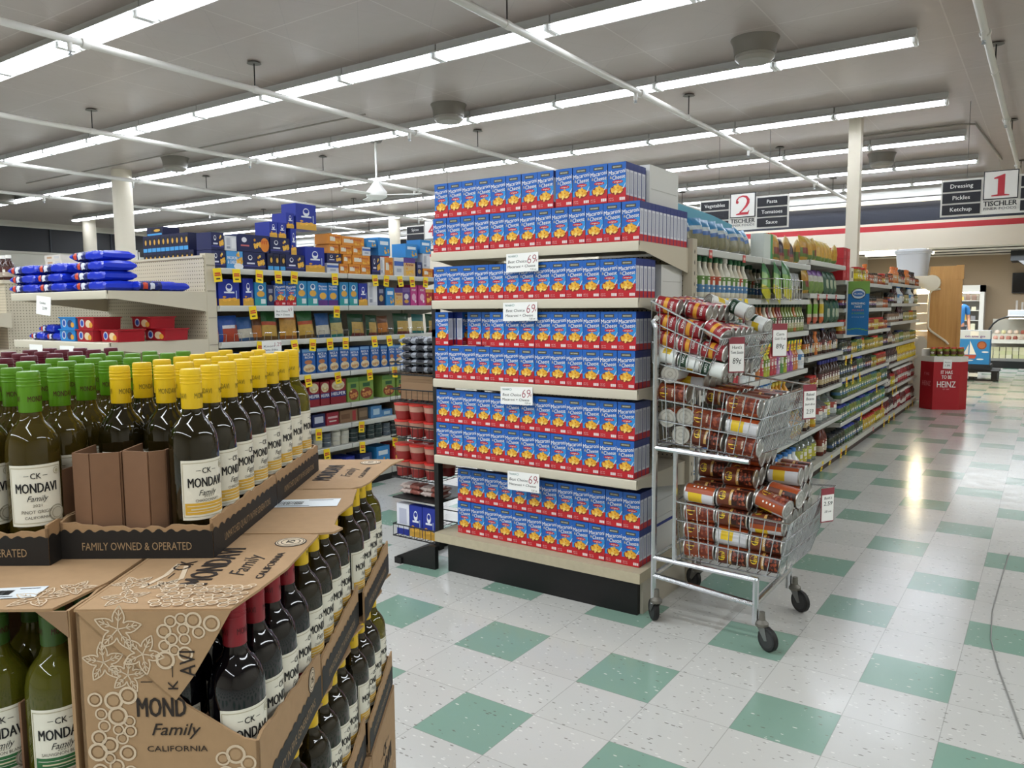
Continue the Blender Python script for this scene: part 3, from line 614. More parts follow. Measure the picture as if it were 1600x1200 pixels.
# price cards on the baskets
def basket_card(x, y, z, rz, lines, label, hh=.155, ww=.075):
    b = MB().box(-ww/2, -.0015, -hh, ww/2, .0015, 0, mat('8e3a45', .5))
    o = tag(b.obj('card_holder', loc=(x, y, z)), label, 'price card', 'red holders on the cart baskets'); o.rotation_euler = (0, 0, rz)
    MB().box(-ww/2+.003, -.003, -hh+.006, ww/2-.003, -.0016, -.03, CARD).obj('price_slip', o)
    t = MB()
    for q, (s, h, zz, wd) in enumerate(lines): t.text(s, h, (0, -.0036, zz), X, Z, INK, wid=wd, shear=.1, bold=.004)
    t.obj('handwriting', o)
RZ = PI/2-.55
basket_card(-.268, .80, 1.322, RZ-.2, [("Hunt's", .013, -.05, .045), ('Tom Sauce', .013, -.072, .06), ('89¢', .025, -.115, .04)], 'handwritten card in red holder at the front of the top basket')
basket_card(-.175, 1.12, 1.375, RZ-.2, [('Corn', .013, -.055, .04), ('Gold 15 oz', .011, -.075, .055), ('89¢', .022, -.115, .04)], 'handwritten card in red holder at the far corner of top basket')
basket_card(-.015, 1.04, 1.108, RZ, [('Baked', .013, -.05, .045), ('Beans', .013, -.07, .045), ("Bush's 28 oz", .009, -.092, .055), ('2.59', .02, -.13, .04)], 'handwritten card in red holder on the middle basket nose')
basket_card(.068, 1.07, .645, RZ, [("Bush's", .012, -.05, .045), ('2.59', .018, -.078, .05), ('28 oz', .01, -.11, .04)], 'handwritten card in red holder on the bottom basket nose')
# ---------------------------------------------------------------- shelf goods: kinds
def logo_patch(b, r, h, z0, z1, hexc):
    for a0, a1, za, zb in ((-2.15, -1.0, z0, z1), (-1.95, -1.2, z0-.09, z0-.05), (-2.0, -1.5, z1+.04, z1+.07)): patch(b, r*1.012, a0, a1, h*za, h*zb, mat(hexc, .5), 4)
def lathe_kind(k, name, cat, prof, ms, n=14, extra=None):
    b = MB().lathe(prof, ms, n)
    if extra: extra(b)
    kind(k, name, cat, b)
def jar_kind(k, body, lid, label, h=.13, r=.038, l2=None, name='jar', cat='jar'):
    B, Lb, Q = mat(body, .15), mat(label, .5, noise=(70, .55)), mat(lid, .35)
    lathe_kind(k, name, cat, [(r*.9, 0), (r, .006), (r, h*.18), (r*1.005, h*.22), (r*1.005, h*.4), (r*1.005, h*.57), (r, h*.59), (r*.97, h*.78), (r*.82, h*.85), (r*.86, h*.86), (r*.86, h*.985), (r*.8, h)], [B, B, B, Lb, mat(l2, .5, noise=(80, .5)) if l2 else Lb, B, B, B, B, Q, Q], extra=lambda b: logo_patch(b, r, h, .36, .47, 'e3e0d6'))
def bottle_kind(k, body, lid, label, h=.22, r=.034, neck=.012, l2=None, sh=.62, name='bottle', capw=1.25, cat='bottle', rough=.18, trans=0):
    B, Lb, Q = mat(body, rough, trans=trans), mat(label, .5, noise=(60, .5)), mat(lid, .4)
    lathe_kind(k, name, cat, [(r*.9, 0), (r, .006), (r, h*.12), (r*1.005, h*.13), (r*1.005, h*.32), (r*1.005, h*.52), (r, h*.53), (r*.96, h*sh), (r*.6, h*(sh+.12)), (neck, h*(sh+.2)), (neck, h*.86), (neck*capw, h*.865), (neck*capw*.95, h*.99), (neck*.8, h)],
                [B, B, B, Lb, mat(l2, .5, noise=(80, .5)) if l2 else Lb, B, B, B, B, B, B, Q, Q], extra=lambda b: logo_patch(b, r, h, .3, .42, 'e0dcd2'))
def pouch_kind(k, w_, h_, t_, cells, name='pouch', cat='bag', flat=False, n=(6, 8)):
    """pillow bag, front -y; cells(u,v)->hex with u,v in 0..1"""
    nx, nz = n; b = MB(); vs = []; rr = random.Random(len(k)*7+1)
    for s in (-1, 1):
        for j in range(nz+1):
            for i in range(nx+1):
                u, v = i/nx, j/nz
                th = t_/2*max(0, (1-abs(2*u-1)**3.5))*max(0, 1-abs(2*v-1)**3 if v > .5 else 1-abs(2*v-1)**(6 if not flat else 3))
                edge = i in (0, nx) or j in (0, nz)
                vs.append(((u-.5)*w_*(1-.05*math.sin(v*PI)), s*th+(0 if edge else rr.uniform(-.03, .03)*t_), v*h_))
    N = (nx+1)*(nz+1); fs = []; ms = []
    for s in (0, 1):
        for j in range(nz):
            for i in range(nx):
                a = s*N+j*(nx+1)+i; f = (a, a+1, a+nx+2, a+nx+1)
                fs.append(f if s == 0 else f[::-1]); ms.append(mat(cells((i+.5)/nx, (j+.5)/nz), .3, noise=(45, .5)))
    b.add(vs, fs, ms); kind(k, name, cat, b)
def box_mb(w_, h_, d_, body, art, rough=.45):
    b = MB().box(-w_/2, 0, 0, w_/2, d_, h_, mat(body, rough)); y = 0
    for a in art:
        y -= .0005; t = a[0]
        if t == 'b': b.quad((-w_/2, y, a[1]*h_), (w_/2, y, a[1]*h_), (w_/2, y, a[2]*h_), (-w_/2, y, a[2]*h_), mat(a[3], .45))
        elif t == 'o': b.disc((a[1]*w_, y, a[2]*h_), X, Z, a[3]*w_, a[4]*h_, mat(a[5], .45), 14)
        elif t == 'r': b.quad(((a[1]-a[3]/2)*w_, y, (a[2]-a[4]/2)*h_), ((a[1]+a[3]/2)*w_, y, (a[2]-a[4]/2)*h_), ((a[1]+a[3]/2)*w_, y, (a[2]+a[4]/2)*h_), ((a[1]-a[3]/2)*w_, y, (a[2]+a[4]/2)*h_), mat(a[5], .45))
        elif t == 'd': # food pieces
            rr = random.Random(5)
            for k in range(a[6] if len(a) > 6 else 9):
                an = rr.random()*6.28; q = math.sqrt(rr.random())
                b.disc(((a[1]+a[3]*q*math.cos(an))*w_, y-.00005*k, (a[2]+a[4]*q*math.sin(an))*h_), X, Z, .2*a[3]*w_+.003, .2*a[4]*h_+.003, mat(rr.choice(a[5]), .45), 7)
        elif t == 't': b.text(a[1], a[4]*h_, (a[2]*w_, y, a[3]*h_), X, Z, mat(a[6], .5), wid=a[5]*w_, bold=.02)
    return b
PAS = ('e8b040', 'd99a30', 'f2cf6a')
SCH = {   # look words, body, art
 'navy': ('navy pasta dinner box', '1a2150', [('o', -.2, .68, .1, .15, 'e8e8f0'), ('o', -.2, .7, .07, .1, '1a2150'), ('b', .16, .24, '3a3f86'), ('r', -.18, .35, .36, .09, 'd8d8e8'), ('d', .28, .5, .17, .3, PAS, 14)]),
 'navo': ('navy pasta dinner box with orange burst', '1a2150', [('o', -.28, .68, .08, .15, 'e8e8f0'), ('r', -.26, .35, .26, .09, 'c96a6a'), ('d', .12, .5, .12, .3, PAS, 12), ('o', .36, .45, .14, .42, 'd8822c'), ('t', 'FIT', .36, .5, .2, .2, 'c03a22')]),
 'end': ('narrow navy box end', '161a40', [('r', .1, .62, .62, .5, '15161c'), ('o', .15, .6, .2, .16, 'd8a848'), ('r', 0, .14, .9, .22, '49a0dd')]),
 'lbl': ('light blue macaroni box', '4d97d2', [('d', .28, .55, .2, .36, PAS, 16), ('o', .22, .14, .3, .18, 'e6e9ee'), ('t', 'MACARONI', -.16, .52, .18, .6, 'f6f6f6'), ('t', '& CHEESE', -.16, .28, .18, .58, 'f6f6f6')]),
 'wht': ('white and grey carton panel box', 'd4d6dc', [('r', -.2, .6, .3, .5, 'b9bcc6'), ('r', .24, .5, .34, .7, 'e6e7ea'), ('r', -.2, .2, .3, .15, '9297a6')]),
 'blk': ('royal blue macaroni box with gold base', '1c2f96', [('b', 0, .26, 'd3a23c'), ('d', 0, .26, .36, .1, PAS, 12), ('o', 0, .68, .16, .16, 'e9ecf4'), ('o', 0, .72, .12, .08, '1c2f96'), ('r', 0, .5, .5, .06, 'e9ecf4'), ('r', .34, .42, .04, .3, 'bcd0ee')]),
 'org': ('orange cheese cup pack', 'd9892c', [('r', -.2, .5, .42, .42, 'e9e2d2'), ('t', 'Velvety', .12, .6, .25, .55, 'b2361f'), ('d', .25, .3, .2, .22, PAS, 8)]),
 'wbl': ('white tub pack', 'd8dbe0', [('b', .55, .8, '3f63b4'), ('r', 0, .3, .5, .2, 'aab2c0')]),
 'tan': ('tan and orange pasta box', 'd6b37c', [('b', .72, 1, '5a3f8c'), ('t', 'Annie', 0, .56, .16, .7, '9a2f24'), ('d', 0, .28, .36, .2, PAS, 12)]),
 'lbk': ('bright blue pack', '2f86c8', [('r', 0, .7, .7, .2, 'e5eef6'), ('d', .2, .3, .2, .2, PAS, 8)]),
 'tea': ('blue pasta box with teal base', '2b86bb', [('b', 0, .3, '2f9a9a'), ('r', .2, .18, .4, .2, 'dfe8ea'), ('o', 0, .5, .34, .13, 'd9a547'), ('o', 0, .76, .24, .13, 'e9eef2'), ('o', 0, .78, .16, .08, '2b5f9c')]),
 'blp': ('blue macaroni box with purple base', '2478c0', [('b', 0, .24, '5a2f7c'), ('t', 'Macaroni', 0, .8, .1, .85, 'f4f4f4'), ('t', '& Cheese', 0, .68, .1, .8, 'f4f4f4'), ('o', 0, .42, .36, .15, 'e0ac44')]),
 'prp': ('purple pasta box', '5d3a86', [('b', .75, 1, '7f62a4'), ('o', 0, .5, .3, .16, 'e6e2ea'), ('o', 0, .22, .3, .1, 'd9a547')]),
 'pnk': ('pink pasta box', 'c03f86', [('o', 0, .4, .3, .18, 'e8b9cf'), ('o', .2, .2, .12, .08, 'f0e6ea'), ('t', 'mac', 0, .7, .16, .6, 'f4dfe8')]),
 'rdb': ('red pasta box', 'a8262c', [('d', 0, .45, .34, .3, PAS, 10), ('b', .8, 1, 'd9a547')]),
 'drk': ('dark blue box', '1b2a58', [('r', 0, .7, .6, .2, '8a90a8'), ('o', 0, .35, .3, .16, 'b59a68')]),
 'ric': ('blue rice mix box', '2a62ad', [('r', 0, .93, 1, .12, '79a8d8'), ('t', 'RICE A', 0, .74, .09, .8, 'f4f4f4'), ('t', 'RONI', 0, .62, .09, .6, 'f4f4f4'), ('o', -.05, .47, .3, .09, 'b5754c'), ('o', 0, .22, .46, .17, 'd8c6a0'), ('d', 0, .22, .34, .1, ('c69a68', 'e6d3a6', '8a5a34'), 12)]),
 'hlp': ('dark red dinner mix box', '8c1f2c', [('o', 0, .76, .42, .2, 'd9cfa8'), ('d', 0, .76, .3, .12, ('c9b27a', 'efe3bd'), 8), ('b', .3, .52, '2c3478'), ('t', 'HELPER', 0, .36, .13, .92, 'f4f4f4')]),
 'grb': ('green pasta bowl box', '7d9a45', [('b', .82, 1, '4d7a34'), ('r', 0, .66, .5, .16, '2f5d3a'), ('o', 0, .3, .44, .24, '8a3f2a'), ('d', 0, .32, .34, .17, ('c98a4a', 'e0b36a', '9a4c2c'), 14)]),
 'nvs': ('small navy box', '20285c', [('r', 0, .55, .7, .5, 'c9cddc')]), 'rds': ('small red box', '9c2738', [('r', 0, .6, .8, .16, 'e0b9b9'), ('r', 0, .3, .6, .1, 'd9d0c8')]),
 'tns': ('tan carton of packets', '8a6a4e', [('r', .3, .5, .2, .8, 'a8383a'), ('r', -.2, .5, .5, .4, '6d4c34')]), 'bls': ('small light blue box', '4f86b8', [('r', 0, .5, .6, .5, 'b6cfe0')]),
 'brn': ('brown carton', '6b5844', [('r', 0, .5, .8, .5, '8a745a')]),
}
PCH = {
 'p1': ('blue and red dinner pouch', lambda u, v: '2452a8' if v > .62 or u < .15 else 'e6e6ee' if .45 < v < .62 and .2 < u < .8 else 'b8472e'),
 'p2': ('blue pouch with pale pasta window', lambda u, v: '2b5d9c' if v > .55 else 'd8d2c0' if v > .12 else '3a5f8c'),
 'p3': ('brown and orange pasta pouch', lambda u, v: '6b3f22' if v > .6 else 'c27a34' if v > .15 else '5a3a24'),
 'p4': ('green and orange pasta pouch', lambda u, v: '2f6b3a' if v > .68 else 'c8552e' if v > .5 else 'd9b052' if v > .12 else '7a5a2c'),
 'p5': ('orange and tan noodle pouch', lambda u, v: 'c9762e' if v > .72 else 'dba548' if v > .15 else 'a5622c'),
 'p6': ('teal pouch with noodles', lambda u, v: '1f6a6a' if v > .6 else 'c9b878' if v > .15 else '2f8a86'),
 'p7': ('dark green noodle pouch', lambda u, v: '1d4a2c' if v > .58 or u < .12 else 'c9a55a' if v > .15 else '7a2f2a'),
}
def face_box(sc, y0, w_, z, h_, d_, xf, label, group=None, n=[0]):
    look, body, art = SCH[sc]; o = box_mb(w_*.97, h_*.99, d_, body, art).obj('dinner_box', loc=(xf-rnd.uniform(0, .01), y0+w_/2, z), rz=PI/2+rnd.uniform(-.02, .02), smooth=False)
    return tag(o, label, 'box', group)
TAGR = mat('c2392a', .5); TAGK = mat('3a3320', .5)
def tag_kind(k, w_, h_):
    b = MB().slab([(-w_/2, 0, 0), (w_/2, 0, 0), (w_/2, -.008, -h_), (-w_/2, -.008, -h_)], (0, .0008, 0), YEL)
    sl = lambda z: -.008*(-z/h_)-.0008
    for zz, hh, c, ww in ((-h_*.42, h_*.1, TAGR, .7), (-h_*.56, h_*.1, TAGR, .76), (-h_*.82, h_*.1, TAGK, .5)):
        b.quad((-w_/2*ww, sl(zz), zz), (w_/2*ww, sl(zz), zz), (w_/2*ww, sl(zz+hh), zz+hh), (-w_/2*ww, sl(zz+hh), zz+hh), c)
    kind(k, 'shelf_tag', 'price tag', b)
tag_kind('tag', .062, .09); tag_kind('tags', .05, .075)
def bay(name, label, xf, y0, y1, zs, depth=.53, base='4a3a32', group=None, strip='c9cbc6'):
    """a shelving bay facing +x with its front at xf"""
    e = empty('shelving_bay', label, 'shelving', (xf, (y0+y1)/2, 0), PI/2, group); h = (y1-y0)/2
    for z in zs: shelf_part(e, -h+.003, h-.003, 0, depth, z, mat('c3c1b8', .5), mat(strip, .4), rim=.038)
    b = MB().box(-h, 0, .085, h, depth, .105, mat('c3c1b8', .5)).box(-h, -.004, .06, h, .004, .108, mat('bdbdb4', .5)); b.obj('base_deck', e)
    MB().box(-h+.001, .02, 0, h-.001, .05, .085, mat(base, .55)).obj('kick_plate', e)
    MB().box(-h, depth-.012, .1, h, depth, zs[0]+.02, mat('b3ad9e', .6)).obj('back_panel', e)
    for sx in (-1, 1): MB().box(sx*(h-.017)-.015, depth-.03, 0, sx*(h-.017)+.015, depth+.01, zs[0]+.03, mat('b7ae9b', .5)).obj('upright', e)
    return e
SN = ['top shelf', 'second shelf', 'third shelf', 'fourth shelf', 'fifth shelf', 'sixth shelf', 'seventh shelf', 'eighth shelf']
# ---------------------------------------------------------------- aisle two pasta shelves (facing +x)
LX = -3.745
ZL = [1.735, 1.483, 1.235, .966, .708, .546, .378]
for q, (a, c) in enumerate(((.675, 1.84), (1.845, 3.06))):
    bay('b', 'pasta aisle shelving bay stocked with boxed dinners, ' + ['beside the pegboard end', 'partly behind the macaroni display'][q], LX, a, c, ZL, .54, '161616', 'pasta aisle shelving', 'cfcfc8')
# pale end post of the run
e = empty('shelf_end_post', 'tall beige shelf end post between pegboard and pasta shelves', 'post', (-3.80, .635, 0))
MB().box(-.03, -.035, 0, .03, .035, 1.83, BEIGE).obj('post', e)
q = MB()
for z in (1.1, 1.22, 1.4, 1.58, 1.75): q.box(.0301, -.03, z, .033, .03, z+.004, mat('8f887a', .5))
q.obj('slot_strip', e)
PA = 'packages on the pasta aisle shelves'
def shelf_row(lst, z, si, x=LX+.0, dd=.16):
    cnt = {}
    for (y0, w_, h_, sc, *lv) in lst:
        key = sc+('up' if lv else ''); i = cnt.get(key, 0); cnt[key] = i+1; zz = z+(lv[0] if lv else 0)
        where = ('%s of those stacked above the pasta %s' if lv else '%s along the pasta %s') % (ORD[i], SN[si])
        if sc == 'mac': put('mac', (x-.03, y0+w_/2, zz+.001), PI/2, 'blue and red macaroni box, '+where, PA)
        elif sc in PCH:
            kk = 'pch%s%.2f' % (sc, w_)
            if kk not in KIND: pouch_kind(kk, w_, h_, .045, PCH[sc][1])
            put(kk, (x-.06+rnd.uniform(-.01, .01), y0+w_/2, zz+.001), 0, PCH[sc][0]+', '+where, PA, rot=(-.12, rnd.uniform(-.05, .05), PI/2))
        else: face_box(sc, y0, w_, zz+.001, h_, dd if w_ > .06 else .2, x-.025, SCH[sc][0]+', '+where, PA)
shelf_row([(.65, .11, .12, 'navy'), (.765, .135, .12, 'lbl'), (.90, .19, .12, 'navy'), (1.10, .052, .12, 'end'), (1.155, .052, .12, 'end'), (1.21, .052, .12, 'end'), (1.265, .175, .12, 'navy'), (1.445, .19, .19, 'blk'), (1.66, .12, .075, 'wbl'), (1.79, .09, .075, 'org'), (1.885, .13, .075, 'org'), (2.02, .11, .075, 'org'), (2.14, .10, .16, 'navy'), (2.245, .05, .15, 'wht'), (2.30, .10, .15, 'org'), (2.41, .12, .155, 'wbl'), (2.535, .15, .16, 'tan'), (2.70, .07, .13, 'drk'), (2.78, .13, .075, 'org'), (2.93, .10, .075, 'rds'),
           (.65, .10, .115, 'navy', .121), (.755, .095, .10, 'wht', .121), (.855, .27, .12, 'navo', .121), (1.13, .18, .115, 'navy', .121), (1.315, .052, .19, 'blk', .121), (1.66, .15, .075, 'navy', .076), (1.83, .09, .075, 'org', .076), (1.925, .2, .075, 'org', .076), (2.78, .1, .13, 'wht', .076),
           (1.69, .1, .07, 'org', .152), (1.80, .13, .07, 'org', .152), (1.935, .1, .07, 'org', .152), (2.04, .095, .07, 'wbl', .152), (1.13, .07, .11, 'blk', .2365), (1.205, .07, .11, 'blk', .2365), (1.28, .07, .11, 'blk', .3115), (1.37, .2, .19, 'blk', .312), (1.68, .13, .08, 'org', .223), (1.82, .25, .07, 'org', .223), (2.09, .11, .07, 'lbk', .223), (2.22, .14, .15, 'lbk', .161), (2.56, .16, .12, 'lbk', .161), (2.75, .15, .12, 'lbk', .207)], ZL[0], 0)
shelf_row([(.63, .05, .19, 'blk'), (.69, .17, .18, 'blk'), (.885, .09, .19, 'blk'), (.985, .1, .165, 'tea'), (1.09, .06, .15, 'drk'), (1.16, .092, .18, 'mac'), (1.257, .092, .18, 'mac'), (1.355, .1, .185, 'tea'), (1.458, .1, .185, 'tea'), (1.562, .1, .175, 'blp'), (1.665, .1, .175, 'blp'), (1.785, .095, .185, 'tea'), (1.885, .095, .185, 'tea'), (1.985, .1, .18, 'blk'), (2.09, .11, .19, 'wht'), (2.205, .085, .17, 'drk'), (2.30, .1, .15, 'lbk'), (2.405, .1, .15, 'tan'), (2.51, .1, .155, 'prp'), (2.615, .09, .18, 'pnk'), (2.71, .095, .18, 'pnk'), (2.81, .1, .145, 'rdb'), (2.92, .1, .145, 'rdb')], ZL[1], 1)
shelf_row([(.63, .08, .17, 'p1'), (.70, .16, .18, 'p1'), (.86, .13, .17, 'p2'), (.985, .08, .17, 'p3'), (1.06, .14, .21, 'p4'), (1.22, .16, .19, 'p5'), (1.40, .15, .21, 'p4'), (1.56, .14, .19, 'p2'), (1.71, .13, .18, 'p6'), (1.90, .18, .18, 'p7'), (2.09, .13, .17, 'p7'), (2.23, .13, .16, 'p3'), (2.42, .2, .18, 'p7'), (2.66, .16, .17, 'p6'), (2.85, .16, .17, 'p7')], ZL[2], 2)
shelf_row([(.66+.12*k, .11, .19, 'ric') for k in range(6)]+[(1.385, .13, .19, 'ric'), (1.53, .105, .19, 'ric'), (1.65, .1, .19, 'ric'), (1.762, .105, .19, 'ric'), (1.873, .105, .18, 'ric'), (1.985, .105, .185, 'ric'), (2.11, .105, .185, 'ric'), (2.225, .08, .18, 'ric'), (2.315, .08, .185, 'ric'), (2.40, .11, .18, 'ric'), (2.53, .1, .18, 'ric'), (2.64, .1, .18, 'ric')], ZL[3], 3)
shelf_row([(1.2, .12, .19, 'hlp'), (1.325, .1, .19, 'hlp'), (1.435, .11, .19, 'hlp'), (1.555, .095, .185, 'hlp'), (1.66, .165, .195, 'hlp'), (1.835, .125, .195, 'grb'), (1.965, .165, .195, 'grb'), (2.235, .16, .185, 'grb'), (2.41, .1, .18, 'grb'), (2.53, .12, .18, 'grb')], ZL[4], 4)
shelf_row([(1.33, .12, .1, 'nvs'), (1.47, .13, .1, 'nvs'), (1.61, .13, .1, 'rds'), (1.75, .19, .1, 'tns'), (1.95, .11, .1, 'brn'), (2.09, .13, .1, 'bls'), (2.225, .13, .055, 'bls'), (2.37, .1, .12, 'brn'), (2.5, .12, .1, 'tns')], ZL[5], 5)
shelf_row([(1.6, .16, .13, 'bls'), (1.8, .1, .16, 'blk'), (1.95, .14, .16, 'drk'), (2.15, .16, .19, 'lbk'), (2.36, .1, .19, 'rdb'), (2.5, .14, .15, 'blk')], .105, 7)
def tuna(k, lab, lid):
    lathe_kind(k, 'tuna_can', 'can', [(.04, 0), (.042, .002), (.042, .034), (.04, .036), (.038, .034)], [mat(lid, .3, .8), mat(lab, .45), mat(lid, .3, .8), mat(lid, .3, .8)], 16)
tuna('tun1', 'c9c6b8', 'c3c3c0'); tuna('tun2', '2a3a3a', 'b9b9b6'); tuna('tun3', '55606a', 'b9b9b6')
for q, (y, n, k) in enumerate(((1.44, 3, 'tun3'), (1.53, 4, 'tun1'), (1.62, 3, 'tun3'), (1.72, 4, 'tun1'), (1.81, 4, 'tun1'), (1.91, 3, 'tun2'), (2.0, 4, 'tun2'), (2.1, 4, 'tun2'), (2.19, 4, 'tun2'), (2.29, 3, 'tun3'), (2.39, 4, 'tun2'), (2.5, 4, 'tun3'))):
    for j in range(n):
        put(k, (LX-.06+rnd.uniform(-.003, .003), y, ZL[6]+.001+.0362*j), q, '%s tuna can, %s up in the %s stack along the pasta seventh shelf' % ({'tun1': 'pale', 'tun2': 'dark green', 'tun3': 'grey'}[k], ORD[j], ORD[q]), 'stacked tuna cans')
# stack of narrow navy boxes end-on at the near end of the top shelf
for lv, n in ((0, 11), (1, 10)):
    for i in range(n):
        o = box_mb(.0545, .119, .2, *SCH['end'][1:]).obj('dinner_box', loc=(-4.60+.0555*i+.03, .66, ZL[0]+.012+.12*lv), smooth=False)
        tag(o, 'narrow navy box end-on above the pegboard, %s from the cookie side, %s layer' % (ORD[i], ORD[lv]), 'box', 'navy boxes stacked end-on above the pegboard')
o = box_mb(.2, .058, .13, *SCH['end'][1:]).obj('dinner_box', loc=(-4.46, .67, ZL[0]+.252), smooth=False); tag(o, 'single navy box lying flat on top of the end-on navy stack', 'box')
# wire fence along the third shelf
f = MB()
for k in range(19):
    y = .66+.125*k; f.tube([(LX-.01, y, ZL[2]), (LX-.004, y, ZL[2]+.055), (LX-.004, y+.06, ZL[2]+.055), (LX-.01, y+.06, ZL[2])], .0022, CHROME, 5)
tag(f.obj('wire_fence'), 'low chrome wire fence along the third pasta shelf in front of pouches', 'wire fence')
TG = 'yellow sale tags on the shelf edges'
for si, z, ys in ((0, ZL[0], (.66, .81, 1.0, 1.16, 1.31, 1.70, 2.136, 2.279, 2.435, 2.589, 2.775)), (1, ZL[1], (.93, 1.714)), (2, ZL[2], (.99, 1.283, 1.465, 1.63, 1.797, 2.111, 2.286, 2.452)), (3, ZL[3], (1.40, 1.70, 2.05, 2.35)), (5, ZL[5], (1.494, 1.95)), (6, ZL[6], (1.565, 1.95, 2.337))):
    for i, y in enumerate(ys): put('tag', (LX+.008, y, z-.004), 0, 'yellow sale tag on the pasta %s, %s from the near end' % (SN[si], ORD[i]), TG, rot=(rnd.uniform(-.05, .1), rnd.uniform(-.12, .12), PI/2))
for y, z, t in ((1.20, ZL[1], ('Best Choice', '69')), (1.08, ZL[2], ('Knorr', '1.29'))):
    b = MB().box(-.085, 0, -.085, .085, .001, 0, CARD); o = tag(b.obj('price_card', loc=(LX+.012, y, z-.002), rz=PI/2), 'handwritten white card on the pasta %s' % ('second shelf' if z == ZL[1] else 'third shelf'), 'price card')
    MB().text(t[0], .014, (-.02, -.0008, -.045), X, Z, INK, wid=.1, shear=.15, bold=0).text('Mac + Cheese' if z == ZL[1] else 'Pasta Sides', .013, (-.01, -.0008, -.07), X, Z, INK, wid=.12, shear=.15, bold=0).text(t[1], .028, (.055, -.0008, -.04), X, Z, mat('a03348', .6), bold=-.01).obj('handwriting', o)
# ---------------------------------------------------------------- pegboard end display with cookies
PX0, PX1, PF, PB = -4.99, -3.775, -.07, .60
e = empty('end_display_shelving', 'beige end shelf with pegboard back holding blue cookie packs', 'shelving', ((PX0+PX1)/2, PF, 0)); h = (PX1-PX0)/2
for z in (1.575, 1.262, .93, .6): shelf_part(e, -h, h, 0, PB-PF, z, BEIGE, mat('d6cebb', .4), rim=.05)
MB().box(-h, PB-PF-.012, .1, h, PB-PF, 1.80, PEG).box(-h, PB-PF-.02, 1.80, h, PB-PF+.01, 1.815, BEIGE).obj('back_panel', e)
MB().box(-h, .0, .12, h, PB-PF, .17, DECK).box(-h+.03, .03, 0, h-.03, .06, .12, BLACK).obj('base_deck', e)
for q, x in enumerate((-4.62, -4.11)):
    b = MB().box(-.095, 0, -.12, .095, .001, 0, CARD); o = tag(b.obj('price_card', loc=(x, PF-.006, [1.55, 1.24][0]-.0)), 'handwritten white card on the upper cookie shelf', 'price card') if q == 0 else None
    if o: o.location.x = -4.53; o.rotation_euler = (-.05, .08, 0); MB().text('Cookies', .014, (-.01, -.001, -.05), X, Z, INK, wid=.08, shear=.1, bold=0).text('2.99', .018, (.02, -.001, -.085), X, Z, INK, wid=.06, bold=0).obj('handwriting', o)
for q, x in enumerate((-4.68, -4.27)):
    b = MB().box(-.09, 0, -.12, .09, .001, 0, CARD); o = tag(b.obj('price_card', loc=(x, PF-.006, 1.235)), 'handwritten white card on the lower cookie shelf, ' + ['toward the syrup bottles', 'below the light blue trays'][q], 'price card')
    MB().text(['Chips', 'Nabisco'][q], .014, (-.01, -.001, -.05), X, Z, INK, wid=.08, shear=.1, bold=0).text(['Ahoy 2.99', 'Cookies 3.99'][q], .014, (0, -.001, -.085), X, Z, INK, wid=.11, shear=.1, bold=0).obj('handwriting', o)
def cookie(u, v): return 'c8452e' if .08 < u < .17 and .3 < v < .7 else 'd8dcea' if .22 < u < .34 and .4 < v < .62 else '1a2468' if .06 < u < .46 and .2 < v < .8 else '2038c4'
b = MB()
def pillow(k, L, W, H, cells, name, cat):
    b = MB(); nx, nt = 22, 12; vs = []; fs = []; ms = []; rr = random.Random(4)
    for i in range(nx+1):
        u = i/nx; s = max(0, 1-abs(2*u-1)**14); hh = H*(.4+.6*s**.6); ww = W*(1-.06*s)
        for j in range(nt):
            a = 2*PI*j/nt; ca, sa = math.cos(a), math.sin(a)
            y = ww/2*math.copysign(abs(ca)**.45, ca); z = H/2+hh/2*math.copysign(abs(sa)**.6, sa)
            vs.append(((u-.5)*L, y+rr.uniform(-.003, .003), z+rr.uniform(-.0035, .0035)*s))
    for i in range(nx):
        for j in range(nt):
            fs.append((i*nt+j, (i+1)*nt+j, (i+1)*nt+(j+1) % nt, i*nt+(j+1) % nt))
            a = 2*PI*(j+.5)/nt; fr = math.cos(a) < 2 and math.sin(a) < 5
            side = 1 if 6 <= j <= 11 else 0      # lower-front half carries the print
            v = (j-6)/5 if side else -1
            ms.append(mat(cells((i+.5)/nx, .5+.35*math.sin(a)) if math.cos(a+PI/2) > -2 else cells(0, 0), .25))
    b.add(vs, fs, ms); b.add(vs[:nt], [tuple(range(nt))[::-1]], mat(cells(0, 0), .3)); b.add(vs[-nt:], [tuple(range(nt))], mat(cells(0, 0), .3))
    kind(k, name, cat, b)
pillow('cook', .375, .21, .062, cookie, 'cookie_pack', 'cookies')
CG = 'blue cookie packs on the end shelf'
zc = 1.576
for i in range(4): put('cook', (-4.02+[.0, -.012, .008, -.02][i], .06, zc+.0612*i), [0, .03, -.04, .02][i], 'blue cookie pack nearest the pegboard in the tall stack, %s from the bottom' % ORD[i], CG)
for i in range(3): put('cook', (-4.47+[.0, -.03, .01][i], .05, zc+.0612*i), [0, -.03, .03][i], 'blue cookie pack in the lower stack beside the tall one, %s from the bottom' % ORD[i], CG)
for i in range(3): put('cook', (-4.86, .05, zc+.0612*i), [0.02, -.03, .03][i], 'blue cookie pack in the stack by the syrup bottles, %s from the bottom' % ORD[i], CG)
put('cook', (-3.90, .31, zc), PI/2+.12, 'blue cookie pack lying lengthwise toward the pegboard', CG)
